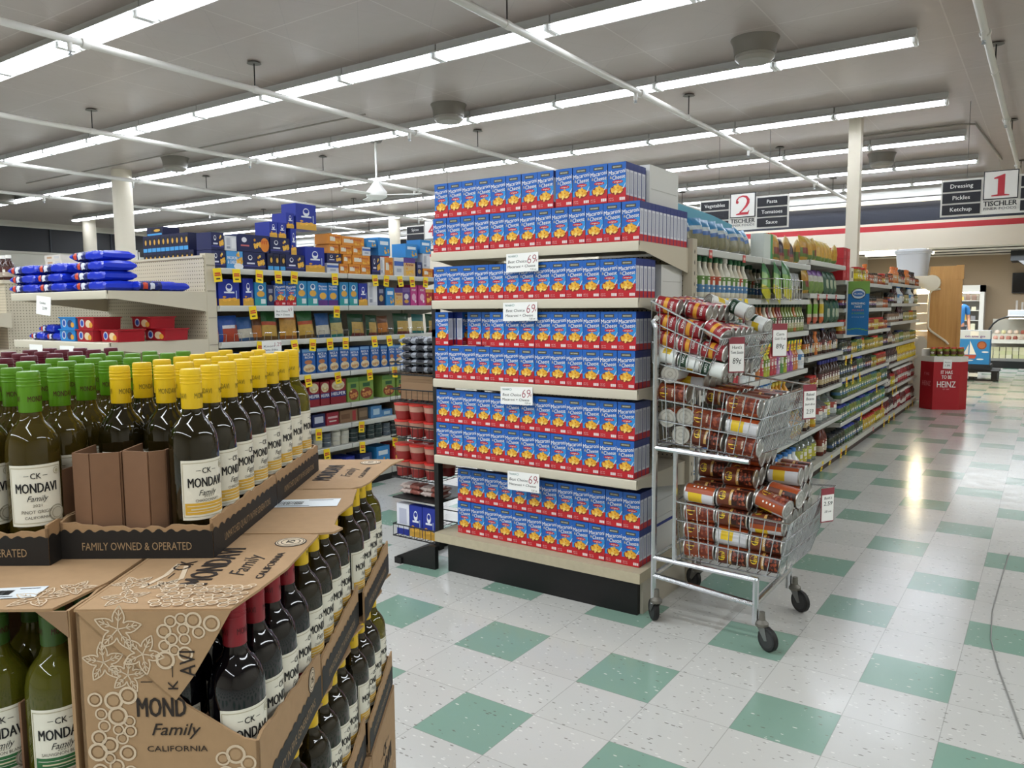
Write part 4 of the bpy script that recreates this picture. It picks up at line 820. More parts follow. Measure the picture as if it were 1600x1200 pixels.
def tray_kind(k, c1, c2):
    w_, h_, d_ = .2, .075, .17; b = MB()
    b.slab([(-w_/2+.01, 0, 0), (w_/2-.01, 0, 0), (w_/2, 0, h_), (-w_/2, 0, h_)], (0, d_, 0), mat(c1, .3))
    b.box(-w_/2-.006, -.006, h_-.006, w_/2+.006, d_+.006, h_+.001, mat(c1, .25)); y = -.0006
    b.disc((-.045, y, h_*.5), X, Z, .026, .026, mat('c9cfe0', .4), 14); b.disc((-.045, y*2, h_*.5), X, Z, .018, .018, mat('3050a8', .4), 12)
    b.disc((.03, y, h_*.45), X, Z, .035, .024, mat(c2, .4), 14); b.disc((.06, y*2, h_*.35), X, Z, .022, .017, mat('d89a3c', .4), 12)
    kind(k, 'cookie_tray', 'cookies', b)
tray_kind('trr', 'a3202a', 'e0c9a0'); tray_kind('trb', '2f86cc', '2a3a6a')
z2 = 1.2635
for (k, x, y, lv, rz, lab) in (('trr', -4.11, -.04, 0, 0, 'red cookie tray at the front, lower layer, next to the blue trays'), ('trr', -3.895, .0, 0, 0, 'red cookie tray at the front, lower layer, toward the pegboard side'), ('trr', -4.11, -.03, 1, 0, 'red cookie tray on the upper layer next to the blue trays'),
                               ('trr', -3.85, .27, 0, .1, 'red cookie tray farthest back, lower layer'), ('trr', -3.93, .23, 1, .06, 'red cookie tray on the upper layer, set back toward the pegboard'), ('trb', -4.325, -.04, 0, 0, 'light blue cookie tray, lower one of two'), ('trb', -4.325, -.035, 1, 0, 'light blue cookie tray, upper one of two')):
    put(k, (x, y, z2+.0765*lv), rz, lab, 'cookie trays on the lower end shelf')
pillow('cook2', .2, .14, .05, cookie, 'cookie_pack', 'cookies')
for i, (x, z) in enumerate(((-4.52, 0), (-4.74, 0), (-4.60, .0505))): put('cook2', (x, .03, z2+z), 0, 'small blue cookie pack beside the light blue trays, ' + ['lower near', 'lower far', 'upper'][i], CG)
# next run of shelving behind: syrup bottles, stacked cartons, pink and green boxes
GX = -6.72
e = empty('shelving_run', 'beige shelving run behind the cookie display topped with brown bottles', 'shelving', (-7.27, .62, 0))
MB().box(-.53, 0, .0, .53, 3.4, 1.70, PEG).box(-.54, -.02, 1.70, .54, 3.4, 1.73, BEIGE).obj('shelf_body', e)
for z in (1.44, 1.12, .8): shelf_part(e, -.53, .62, -.66, 0, z, BEIGE, mat('d6cebb', .4), rim=.05)
bottle_kind('syr', '3a1c16', 'f0eee8', 'c9b8a8', .22, .05, .02, '5a2a22', sh=.6, name='syrup_bottle')
for i in range(7): put('syr', (-6.78-.105*i, .68, 1.731), 0, 'brown syrup bottle with white cap, %s from the cookie packs' % ORD[i], 'brown syrup bottles on the back run')
for i in range(5):
    o = box_mb(.3, .045, .2, 'dcd6d0', [('r', -.2, .5, .3, .4, 'b9967a'), ('r', .25, .5, .3, .5, 'c9c9cc')]).obj('flat_carton', loc=(-6.62+.01*(i % 2), .98, 1.731+.046*i), smooth=False)
    tag(o, 'flat white carton in the stack behind the syrup bottles, %s from the bottom' % ORD[i], 'carton', 'flat white cartons on the back run')
for i in range(6):
    c = ('d9848a', '9fb878')[i < 2]
    o = box_mb(.14, .19, .1, c, [('r', 0, .5, .6, .45, 'efe2dd'), ('b', 0, .1, '8c2f3a')]).obj('snack_box', loc=(-6.22-.16*i, .0, 1.122), smooth=False)
    tag(o, '%s box beneath the cookie shelf, %s from the pegboard side' % (('pink', 'green')[i < 2], ORD[i]), 'box', 'pink and green boxes on the back run')
# ---------------------------------------------------------------- wire rack clipped to the macaroni display
RX = -1.945
e = empty('wire_rack', 'black wire side rack with baskets of red soup cups beside the macaroni display', 'rack', (RX, .80, 0))
MB().box(-.0, -.06, .1, .03, -.02, 1.50, BLACK).box(.0, .34, .1, .03, .38, 1.50, BLACK).box(0, -.06, 1.3, .03, .38, 1.34, BLACK).obj('rack_frame', e)
MB().slab([(.03, -.1, 0), (-.24, -.12, .0), (-.24, -.12, .04), (-.02, -.1, .13), (.03, -.1, .13)], (0, .03, 0), BLACK).box(-.25, -.13, .0, -.2, .36, .035, BLACK).slab([(.03, .34, 0), (-.24, .34, .0), (-.24, .34, .04), (-.02, .34, .13), (.03, .34, .13)], (0, .03, 0), BLACK).obj('rack_foot', e)
for z in (.13, .48, .715, .925, 1.08):
    b = MB(); W0, D0 = -.33, .36
    for zz in (0, .07): b.tube([(0, -.05, z+zz), (W0, -.05, z+zz), (W0, D0, z+zz), (0, D0, z+zz)], .004, BLACK, 5)
    for i in range(9): b.tube([(W0*i/8, -.05, z+.07), (W0*i/8, -.05, z), (W0*i/8, D0, z)], .002, BLACK, 4)
    for i in range(8): b.tube([(W0, -.05+.41*i/7, z+.07), (W0, -.05+.41*i/7, z), (0, -.05+.41*i/7, z)], .002, BLACK, 4)
    b.obj('rack_basket', e)
lathe_kind('cup', 'soup_cup', 'cup', [(.042, 0), (.05, .05), (.053, .082), (.056, .083), (.056, .092), (.05, .094)], [mat('8e2624', .4), mat('b98a78', .4), mat('9a2826', .4), mat('c9352f', .3), mat('c9352f', .3)], 16)
for zi, (z, n) in enumerate(((.487, 2), (.722, 2))):
    for lv in range(n):
        for i in range(3):
            for j in range(2): put('cup', (RX-.06-.112*i, .81+.12*j, z+.0955*lv), i, 'red soup cup, %s basket of the black rack, %s layer, %s out, %s row' % (('lower', 'upper')[zi], ORD[lv], ORD[i], ORD[j]), 'red soup cups in the wire rack')
for i in range(5):
    k = 'dbag'
    if k not in KIND: pillow(k, .27, .2, .04, lambda u, v: '2a2c34' if (int(u*9) % 3) else '8d929c', 'snack_bag', 'bag')
    put(k, (RX-.17, .9, 1.087+.041*i), 0, 'dark silvery snack bag lying in the top rack basket, %s from the bottom' % ORD[i], 'dark snack bags in the wire rack')
tag(MB().box(-.13, -.08, 0, .13, .1, .15, KRAFTD).obj('snack_carton', loc=(RX-.18, .9, .932)), 'brown carton in the black wire rack above the red cups', 'carton')
for i in range(3):
    o = box_mb(.095, .185, .05, 'e2e4ee' if i == 2 else '1c2f96', SCH['blk'][2] if i < 2 else [('b', .0, .2, '1c2f96'), ('r', 0, .6, .6, .5, 'b9bcd0')]).obj('dinner_box', loc=(RX-.07-.1*i, .77, .137), smooth=False)
    tag(o, ['royal blue dinner box in the bottom rack basket, next to the rack post', 'royal blue dinner box in the middle of the bottom rack basket', 'white-sided dinner box at the outer end of bottom rack basket'][i], 'box')
for i in range(4):
    k = 'foil'
    if k not in KIND: pillow(k, .15, .1, .03, lambda u, v: 'c9b7b0' if u < .5 else '9a5a50', 'snack_bag', 'bag')
    put(k, (RX-.09-.16*(i % 2), .86, .37+.031*(i//2)), 0, 'pale and brown snack bag above the blue dinner boxes, %s' % ['inner lower', 'outer lower', 'inner upper', 'outer upper'][i], 'snack bags in the wire rack')
MB().box(-.33, -.05, .355, 0, .36, .362, BLACK).obj('rack_tray', e)
# ---------------------------------------------------------------- aisle one shelving (facing +x)
GXF = -.74
YB_ = [1.42, 2.68, 3.94, 5.22, 6.5, 7.8, 9.05, 10.3]
ZR = [[1.775, 1.505, 1.26, .96, .70, .43]]*2+[[1.82, 1.555, 1.305, 1.04, .74, .43]]+[[1.69, 1.43, 1.19, .985, .775, .573, .346]]*2+[[1.727, 1.48, 1.25, .98, .728, .438]]*2
BN = ['bay beside macaroni display', 'bay behind the cart', 'bay before blue banner', 'blue banner bay', 'bay past blue banner', 'ketchup bay', 'bay by red bin']
bays = [bay('b', 'aisle one shelving bay, ' + n, GXF, YB_[i], YB_[i+1], ZR[i], .53, '3d2f29', 'aisle one shelving') for i, n in enumerate(BN)]
# far side of the run, and its end panel
bottle_kind('dr1', 'd9d6c6', '2f6b45', '5b8fc0', .235, .034, .013, '6f9a4a', sh=.55, name='dressing_bottle')
bottle_kind('dr2', 'd9c8b0', '2f6b45', '5b8fc0', .235, .034, .013, 'c8502f', sh=.55, name='dressing_bottle')
bottle_kind('dr3', 'ddd9cc', 'e4e2dc', '4f86bb', .24, .04, .016, '77a052', sh=.6, name='dressing_bottle')
bottle_kind('dg1', 'b3703c', '1d3d2c', 'c9b99a', .215, .03, .012, '5a7a4a', sh=.55, name='dressing_bottle')
bottle_kind('dg2', 'cfc4ae', '1d3d2c', '3f63a0', .215, .03, .012, '4f7a55', sh=.55, name='dressing_bottle')
bottle_kind('dg3', '8a3a34', '1d3d2c', 'd9c9b4', .215, .03, .012, '8e3b42', sh=.55, name='dressing_bottle')
bottle_kind('dg4', '7d8a45', '1d3d2c', 'c9c9a0', .215, .03, .012, '47603a', sh=.55, name='dressing_bottle')
for q, (c, l2) in enumerate((('b9c04a', '7a9a35'), ('c5464e', 'd9848a'), ('c79ac0', 'b06aa8'), ('5f9a55', 'cfdcc0'), ('d9884a', 'c0503a'), ('a85aa0', 'd9a0c0'))):
    bottle_kind('vn%d' % q, c, '1f8a6a', c, .235, .032, .013, l2, sh=.5, name='vinaigrette_bottle')
bottle_kind('soy', '2a1712', '191614', 'd9c68c', .2, .03, .013, 'c9702f', sh=.55, name='sauce_bottle')
bottle_kind('so2', '35201a', '2b2f7c', 'c9b48a', .235, .04, .015, '6a3a3a', sh=.6, name='sauce_bottle')
bottle_kind('oil', 'c98a1f', 'd9c04a', 'e0c23a', .2, .042, .014, 'd9b02f', sh=.58, name='oil_bottle')
bottle_kind('vin', '5a2418', '7a2a22', 'd9ccb0', .28, .048, .016, '8a3a24', sh=.6, name='vinegar_bottle')
bottle_kind('jug', 'b9c4bf', 'e6e6e2', 'd9cf4a', .29, .068, .02, 'c9cf5a', sh=.55, name='vinegar_jug', cat='jug', rough=.1, trans=.75)
bottle_kind('jg2', 'c3cccb', 'd9d9d6', 'c8d0cf', .27, .085, .022, 'b0493f', sh=.5, name='vinegar_jug', cat='jug', rough=.1, trans=.75)
bottle_kind('mlk', 'dfe4e6', '3f7cc0', 'dfe6ea', .225, .056, .02, '5b93cc', sh=.55, name='white_bottle')
bottle_kind('ket', '8e1420', 'efece6', 'b8242c', .2, .036, .016, 'c9c4bc', sh=.6, name='ketchup_bottle')
bottle_kind('kt2', '5a1018', 'e3e0da', 'd9d4cc', .2, .034, .016, '701520', sh=.6, name='ketchup_bottle')
bottle_kind('kt3', '3a161a', '2a2a2c', 'c9c6c0', .21, .032, .014, '2d1d1f', sh=.6, name='sauce_bottle')
bottle_kind('mus', 'd9b820', 'd9b820', 'e6cf4a', .19, .034, .012, 'c79a20', sh=.62, name='mustard_bottle')
bottle_kind('orb', 'c8702f', 'c86a28', 'd98a4a', .2, .035, .02, 'e0a96a', sh=.65, name='sauce_bottle')
bottle_kind('stk', '3a1f18', '1b1a1a', 'c9b9a4', .19, .03, .012, 'a8282c', sh=.6, name='sauce_bottle')
jar_kind('jy', '8a7a2a', 'a8201f', 'e6d21f', .15, .045); jar_kind('jr', '8e3a22', 'b8302a', 'd9b03a', .13, .04); jar_kind('jg', '6f7a34', '1c2a5a', '4a7d92', .15, .045, '8a9a4a')
jar_kind('jd', '2a3320', '20242c', '3f5a86', .15, .046, '2a3a32'); jar_kind('jt', '5a7a4a', '1f5a78', '2f8a9a', .14, .042, '9ab04a'); jar_kind('jo', '9a8a30', '2f5a34', 'c9a83a', .12, .038, '8a7a2c')
jar_kind('jk', '20201e', '1a1a1a', '6a4a8a', .13, .04, 'b05a30'); jar_kind('jb', '3f5a34', '27358c', '4a7ca0', .16, .05, '5a6a4a'); jar_kind('jl', 'b59a3a', 'b02a28', 'd9c23a', .13, .038, 'c9a02f')
jar_kind('jw', '8a6f5a', '2f2620', 'd0ccc4', .12, .038, 'a89a8c'); jar_kind('jp', 'a0522c', '3a2a24', 'c9682f', .11, .036, '8e3a24'); jar_kind('jc', 'a89a6a', '3a3a34', '8f9a5a', .13, .036, 'c9bf8a')
pouch_kind('cro', .17, .185, .075, lambda u, v: '3f8fc4' if v > .72 else 'c9d6dc' if v > .6 else '3a6ab0' if (v > .48 and .2 < u < .8) else '8d8a6a' if v > .1 else '9a9c94', 'crouton_bag')
pouch_kind('gld', .14, .2, .06, lambda u, v: 'd9b04a' if v > .78 else 'c9952f' if v > .55 else '8a3a30' if .2 < u < .8 and v > .3 else '5f7a34' if v > .12 else 'c9a03a', 'topping_bag')
pouch_kind('gl2', .13, .19, .06, lambda u, v: 'e0c060' if v > .7 else '6a8a3a' if v < .25 else 'd9a83a', 'topping_bag')
pouch_kind('drb', .13, .18, .06, lambda u, v: '3a2430' if v > .4 else '8a2a34' if v > .2 else 'b58a5a', 'topping_bag')
pouch_kind('slv', .13, .2, .05, lambda u, v: 'b3b6b8' if v > .55 else '5a4a34' if .3 < v < .45 and u > .4 else 'd0d0cc' if v > .2 else '9c9c98', 'nut_pouch')
pouch_kind('grn', .19, .25, .05, lambda u, v: '2f7a3a' if v > .6 else 'd9d21f' if v < .3 else '7fb04a', 'salad_topping_pouch')
pouch_kind('pgr', .15, .2, .06, lambda u, v: '7a4a9a' if v > .75 else 'd0d0c4' if v > .5 else '7a9a4a', 'salad_topping_pouch')
pouch_kind('dgr', .16, .2, .06, lambda u, v: '2a5a44' if v > .6 or u < .15 else 'b9c4a8' if v > .25 else '4a6a4a', 'salad_topping_pouch')
pouch_kind('tal', .09, .22, .04, lambda u, v: '7fb83a' if .4 < v < .75 else 'e6dcc0' if v > .2 else 'd9684a', 'seasoning_pouch')
pouch_kind('ta2', .09, .22, .04, lambda u, v: 'e0c02f' if .4 < v < .75 else 'e6e0cc' if v > .2 else 'd9682a', 'seasoning_pouch')
LOOK = dict(dr1='white dressing bottle with green label', dr2='white dressing bottle with red label', dr3='upside-down-style white dressing bottle', dg1='orange dressing bottle with green cap', dg2='cream dressing bottle with green cap', dg3='red dressing bottle with green cap', dg4='olive dressing bottle with green cap',
            vn0='lime vinaigrette with teal cap', vn1='red vinaigrette with teal cap', vn2='lilac vinaigrette with teal cap', vn3='green vinaigrette with teal cap', vn4='orange vinaigrette with teal cap', vn5='purple vinaigrette with teal cap', soy='dark sauce bottle with cream label', so2='brown sauce bottle with blue cap', oil='golden oil bottle', vin='tall dark red vinegar bottle',
            jug='clear jug with yellow label', jg2='large clear vinegar jug', mlk='white and blue bottle', ket='red ketchup bottle', kt2='dark red ketchup bottle', kt3='near-black sauce bottle', mus='yellow mustard bottle', orb='orange sauce bottle', stk='small dark steak sauce bottle', jy='jar with big yellow label', jr='red pepper jar', jg='pickle jar with blue-green label', jd='dark pickle jar', jt='teal-labelled pickle jar',
            jo='green-lidded olive jar', jk='black-lidded jar', jb='wide blue-lidded jar', jl='red-lidded yellow jar', jw='white-labelled jar', jp='small orange-brown jar', jc='pale pickled vegetable jar', cro='blue crouton bag', gld='gold topping bag', gl2='gold and green topping bag', drb='dark burgundy topping bag', slv='silver nut pouch', grn='green and yellow pouch', pgr='purple and green pouch', dgr='dark green pouch', tal='lime seasoning pouch', ta2='yellow seasoning pouch')
SNR = ['top shelf', 'shelf two', 'shelf three', 'shelf four', 'shelf five', 'shelf six', 'shelf seven']
cnt = {}
def fillshelf(bi, si, y0, y1, ks, pitch, back=.055, tilt=0, mess=0):
    z = (ZR[bi][si] if si < len(ZR[bi]) else .108)+.001; sn = SNR[si] if si < len(ZR[bi]) else 'bottom deck'
    n = max(1, int((y1-y0)/pitch+.3)); ks = ks if isinstance(ks, list) else [ks]
    for i in range(n):
        k = ks[int(i*len(ks)/n)] if len(ks) < n else ks[i % len(ks)]
        c = cnt.get((bi, si, k), 0); cnt[(bi, si, k)] = c+1
        put(k, (GXF-back+rnd.uniform(-.006, .004), y0+pitch*(i+.5), z), 0, '%s, %s along %s, %s' % (LOOK[k], ORD[c], sn, BN[bi]), 'goods on the aisle one shelves', rot=(tilt+rnd.uniform(-.3, .2)*mess, rnd.uniform(-.35, .35)*mess, PI/2+rnd.uniform(-.08, .08)+rnd.uniform(-.5, .5)*mess))
# bay 0 and 1
fillshelf(0, 0, 1.46, 2.76, 'cro', .13, .11, -.1, .45); fillshelf(1, 0, 3.04, 3.92, ['gl2', 'gld', 'drb', 'gld', 'drb', 'gld', 'gl2'], .14, .08, 0, .5)
o = box_mb(.2, .17, .09, 'dfe6e2', [('b', 0, 1, 'd4ddd8'), ('r', .38, .5, .24, 1, '4fa06a')]).obj('topping_box', loc=(GXF-.03, 2.91, 1.777), rz=PI/2, smooth=False); tag(o, 'white and green topping box between crouton bags and gold bags', 'box')
tag(MB().slab([(GXF-.25, 1.46, 1.93), (GXF-.25, 2.78, 1.93), (GXF-.25, 2.78, 2.01), (GXF-.25, 2.4, 2.04), (GXF-.25, 1.46, 2.07)], (.01, 0, 0), mat('6ab0c8', .5)).slab([(GXF-.25, 1.46, 1.777), (GXF-.25, 2.78, 1.777), (GXF-.25, 2.78, 1.93), (GXF-.25, 1.46, 1.93)], (.01, 0, 0), mat('8aa4b0', .5)).obj('display_header'), 'light blue cardboard header behind the crouton bags', 'display board')
fillshelf(0, 1, 1.46, 1.62, 'dr3', .08); fillshelf(0, 1, 1.66, 2.5, ['dr1', 'dr1', 'dr2', 'dr2', 'dr1', 'dr3', 'dr1', 'dr1', 'dr2', 'dr1'], .085)
fillshelf(1, 1, 2.72, 3.25, ['dr1', 'dr2', 'dg2', 'dg4'], .09, .16); fillshelf(1, 1, 3.3, 3.9, 'slv', .13, .06)
b = MB()
for zz in (0, .07, .13): b.tube([(GXF, 2.55, 1.50+zz), (GXF+.13, 2.55, 1.50+zz), (GXF+.13, 3.2, 1.50+zz), (GXF, 3.2, 1.50+zz)], .003, CHROME, 5)
for i in range(11): b.tube([(GXF, 2.55+.065*i, 1.50), (GXF+.13, 2.55+.065*i, 1.50), (GXF+.13, 2.55+.065*i, 1.63)], .002, CHROME, 4)
tag(b.obj('clip_basket'), 'wire basket clipped to the shelf edge holding green pouches', 'wire basket')
for i in range(3): put('grn', (GXF+.03+.025*i, 2.68+.17*i, 1.505), 0, 'green and yellow pouch leaning in the clipped wire basket, %s along' % ORD[i], 'pouches in the clipped basket', rot=(-.15, [.45, .5, .2][i], PI/2))
fillshelf(0, 2, 1.9, 2.66, ['dg2', 'dg1', 'dg3'], .075); fillshelf(1, 2, 2.72, 3.92, ['dg1', 'dg1', 'dg2', 'dg3', 'dg2', 'dg1', 'dg3', 'dg3', 'dg4', 'dg4', 'dg4', 'dg4', 'dg1', 'dg4', 'dg4', 'dg4'], .075)
fillshelf(0, 3, 1.9, 2.66, ['vn2', 'vn1', 'mlk'], .08); fillshelf(1, 3, 2.72, 3.92, ['vn4', 'vn1', 'vn0', 'vn0', 'vn1', 'vn1', 'vn2', 'vn3', 'vn0', 'vn5', 'vn5', 'vn4', 'vn4', 'mlk'], .082)
fillshelf(0, 4, 1.5, 2.66, ['jr', 'jw'], .09); fillshelf(1, 4, 2.72, 3.9, ['mlk', 'oil', 'jw'], .1)
fillshelf(0, 5, 1.5, 2.66, ['mlk', 'so2', 'mlk'], .12); fillshelf(1, 5, 2.72, 3.9, ['mlk', 'mlk', 'oil'], .12)
fillshelf(0, 6, 1.5, 2.66, ['mlk', 'mlk', 'jug'], .14); fillshelf(1, 6, 2.72, 3.9, 'mlk', .125)
# bay 2
fillshelf(2, 0, 3.98, 5.2, ['gld', 'gl2', 'gld', 'gl2', 'gl2', 'gl2', 'gl2', 'gl2'], .145, .08, 0, .5); fillshelf(2, 1, 3.98, 5.2, ['gld', 'pgr', 'pgr', 'pgr', 'dgr', 'dgr', 'dgr'], .165, .06, -.1)
fillshelf(2, 2, 4.1, 4.7, ['tal', 'ta2'], .2, .06); fillshelf(2, 2, 4.72, 5.2, 'dgr', .16, .06)
fillshelf(2, 3, 4.0, 5.2, ['soy', 'soy', 'kt3', 'soy', 'orb', 'soy', 'stk', 'so2', 'kt3', 'stk', 'soy', 'kt3', 'kt3', 'soy'], .085, .06)
fillshelf(2, 4, 4.0, 4.5, ['jw', 'jr', 'soy'], .09); fillshelf(2, 4, 4.52, 5.2, 'so2', .1)
fillshelf(2, 5, 4.0, 4.25, ['so2'], .1); fillshelf(2, 5, 4.27, 4.4, 'oil', .1); fillshelf(2, 5, 4.45, 5.2, ['jg2', 'jg2', 'jug', 'jg2'], .185, .1)
fillshelf(2, 6, 4.0, 4.7, 'jug', .15, .12); fillshelf(2, 6, 4.72, 4.95, 'vin', .11, .09); fillshelf(2, 6, 4.98, 5.2, 'jd', .105)
# bays 3 and 4
for bi, (a, c) in ((3, (5.24, 6.48)), (4, (6.52, 7.78))):
    fillshelf(bi, 0, a+(.62 if bi == 3 else 0), c, ['jy', 'jy', 'jr', 'jy', 'jl', 'orb'] if bi == 3 else ['jp', 'jw', 'jp', 'jr', 'jw'], .1)
    fillshelf(bi, 1, a, c, ['jk', 'jw', 'jp'], .095); fillshelf(bi, 2, a, c, ['jr', 'jl', 'jr', 'jp'], .09)
    fillshelf(bi, 3, a, c, ['jd', 'jk', 'jo', 'jg', 'jl'] if bi == 3 else ['jo', 'jl', 'jo', 'jk'], .098)
    fillshelf(bi, 4, a, c, ['jd', 'jd', 'jk', 'jb', 'jd'] if bi == 3 else ['jk', 'jo', 'jr', 'jr'], .102)
    fillshelf(bi, 5, a, c, ['jb', 'jg', 'jg', 'jt', 'jg'] if bi == 3 else ['jg', 'jt', 'jo', 'jb'], .104)
    fillshelf(bi, 6, a, c, ['jb', 'jt', 'jg', 'jt', 'jb'] if bi == 3 else ['jt', 'jb', 'jg', 'jt'], .104)
    fillshelf(bi, 7, a, c, ['jd', 'jb', 'jb', 'jd', 'jb'] if bi == 3 else ['jl', 'jl', 'jy', 'jl'], .106)
for i in range(6):
    o = box_mb(.13, .1, .16, ['b01f28', 'c42a30'][i % 2], [('r', 0, .5, .5, .4, 'c9555a')]).obj('red_box', loc=(GXF-.03-.0*i, 5.33+.15*(i % 2), 1.692+.102*(i//2)), rz=PI/2, smooth=False)
    tag(o, 'red box stacked on top shelf before the banner, %s layer, %s' % (ORD[i//2], ('nearer', 'farther')[i % 2]), 'box', 'red boxes on the top shelf')
tag(box_mb(.15, .13, .12, 'd9d2bf', [('r', .1, .5, .4, .5, '4a4034')]).obj('cream_box', loc=(GXF-.03, 5.66, 1.692), rz=PI/2, smooth=False), 'cream box with dark picture beside the red boxes', 'box')
# bays 5 and 6
for bi, (a, c) in ((5, (7.83, 9.02)), (6, (9.08, 10.27))):
    fillshelf(bi, 0, a, c, ['jp', 'orb', 'orb', 'jw', 'stk', 'stk'] if bi == 5 else ['orb', 'stk', 'stk', 'jp'], .1)
    fillshelf(bi, 1, a, c, ['jk', 'kt3', 'mlk', 'kt3'] if bi == 5 else ['jc', 'mlk', 'stk', 'jc'], .1)
    fillshelf(bi, 2, a, c, ['jw', 'jw', 'kt3'] if bi == 5 else ['jc', 'jl', 'jc'], .095)
    fillshelf(bi, 3, a, c, ['so2', 'jw', 'jc', 'jg'] if bi == 5 else ['jc', 'jo'], .095)
    fillshelf(bi, 4, a, c, ['kt3', 'kt3', 'mus'] if bi == 5 else 'mus', .09)
    fillshelf(bi, 5, a, c, ['kt3', 'jy', 'kt2', 'ket'] if bi == 5 else ['ket', 'kt2', 'ket'], .09)
    fillshelf(bi, 6, a, c, ['kt2', 'kt3', 'kt2', 'ket'] if bi == 5 else ['kt2', 'ket', 'kt2'], .092)
# yellow and red tags
for bi, si, ys in ((0, 1, (1.75, 1.87, 1.99, 2.11, 2.23, 2.35)), (1, 3, ()), (3, 3, (5.35, 5.6)), (3, 4, (5.4, 5.7, 6.0)), (3, 6, (6.2,)), (4, 5, (7.0,)), (4, 6, (7.4,)), (3, 7, (5.5, )), (5, 5, (8.1, 8.4)), (5, 6, (8.0, 8.3)), (6, 6, (9.6, 9.9)), (4, 7, (7.6,))):
    z = ZR[bi][si] if si < len(ZR[bi]) else .1
    for i, y in enumerate(ys): put('tag', (GXF+.008, y, z-.004), 0, 'yellow sale tag on the %s, %s along, %s' % (SNR[si] if si < len(ZR[bi]) else 'bottom deck', ORD[i], BN[bi]), TG, rot=(rnd.uniform(-.05, .25), rnd.uniform(-.2, .2), PI/2))
for i, y in enumerate((4.55, 4.88, 5.28, 7.95, 9.4)): put('tag', (GXF+.008, y, .098), 0, 'yellow tag on the dark kick plate of aisle one, %s from the cart' % ORD[i], TG, rot=(rnd.uniform(.1, .3), .1, PI/2))
for i in range(13): put('tags', (GXF-.012, 2.78+.083*i, .96+.235), 0, 'yellow neck tag over the teal-capped bottles, %s from the cart' % ORD[i], TG, rot=(rnd.uniform(.0, .3), rnd.uniform(-.1, .1), PI/2))
kind('tagr', 'shelf_tag', 'price tag', MB().box(-.025, -.001, -.045, .025, 0, 0, mat('c0504a', .5)).box(-.015, -.0016, -.03, .015, -.001, -.014, mat('e3c0b8', .5)))
for i, (bi, si, y) in enumerate(((0, 0, 1.72), (0, 0, 2.3), (2, 1, 4.2), (2, 1, 4.5), (2, 1, 4.85), (4, 7, 6.9))): put('tagr', (GXF+.006, y, (ZR[bi][si] if si < 7 else .1)-.006), 0, 'small red shelf tag, %s from the macaroni display' % ORD[i], 'red shelf tags', rot=(0, 0, PI/2))
# banner sticking out into the aisle
b = MB().box(-.0, -.004, 0, .185, .004, .5, mat('1f6fae', .45)).box(-.001, -.005, .385, .186, .005, .501, mat('79a04a', .45))
b.disc((.0925, -.0055, .385), X, Z, .062, .05, mat('d0dbe6', .5), 20).disc((.0925, -.006, .385), X, Z, .05, .026, mat('3f6fb0', .5), 20).disc((.0925, -.0055, .385), X, Z, .062, .05, mat('b0555a', .5), 24, .005)
b.text('VLASIC', .016, (.0925, -.0065, .377), X, Z, WHITE, wid=.08, bold=.02)
q = MB().text('REFRESHING', .02, (.0925, -.0055, .285), X, Z, WHITE, wid=.12, bold=.03).text('TWIST', .02, (.0925, -.0055, .255), X, Z, WHITE, wid=.07, bold=.03).text('PICKLES', .016, (.0925, -.0055, .225), X, Z, mat('c0707a', .5), wid=.1).text('& PEPPERS', .016, (.0925, -.0055, .195), X, Z, mat('6fae4a', .5), wid=.11).text('on every shelf', .01, (.0925, -.0055, .165), X, Z, mat('bcd0e6', .5), wid=.11)
for k in range(6): q.disc((.02+.03*k, -.0055, .05+.012*math.sin(k*.7)), X, Z, .018, .005, mat('6fae4a', .5), 8)
o = tag(b.obj('shelf_banner', loc=(GXF+.01, 5.32, 1.18)), 'blue and green banner projecting from the aisle one shelves', 'banner'); q.obj('banner_lettering', o)
MB().box(-.012, -.006, 0, .0, .006, .5, mat('d5d5d2', .5)).obj('banner_bracket', o)
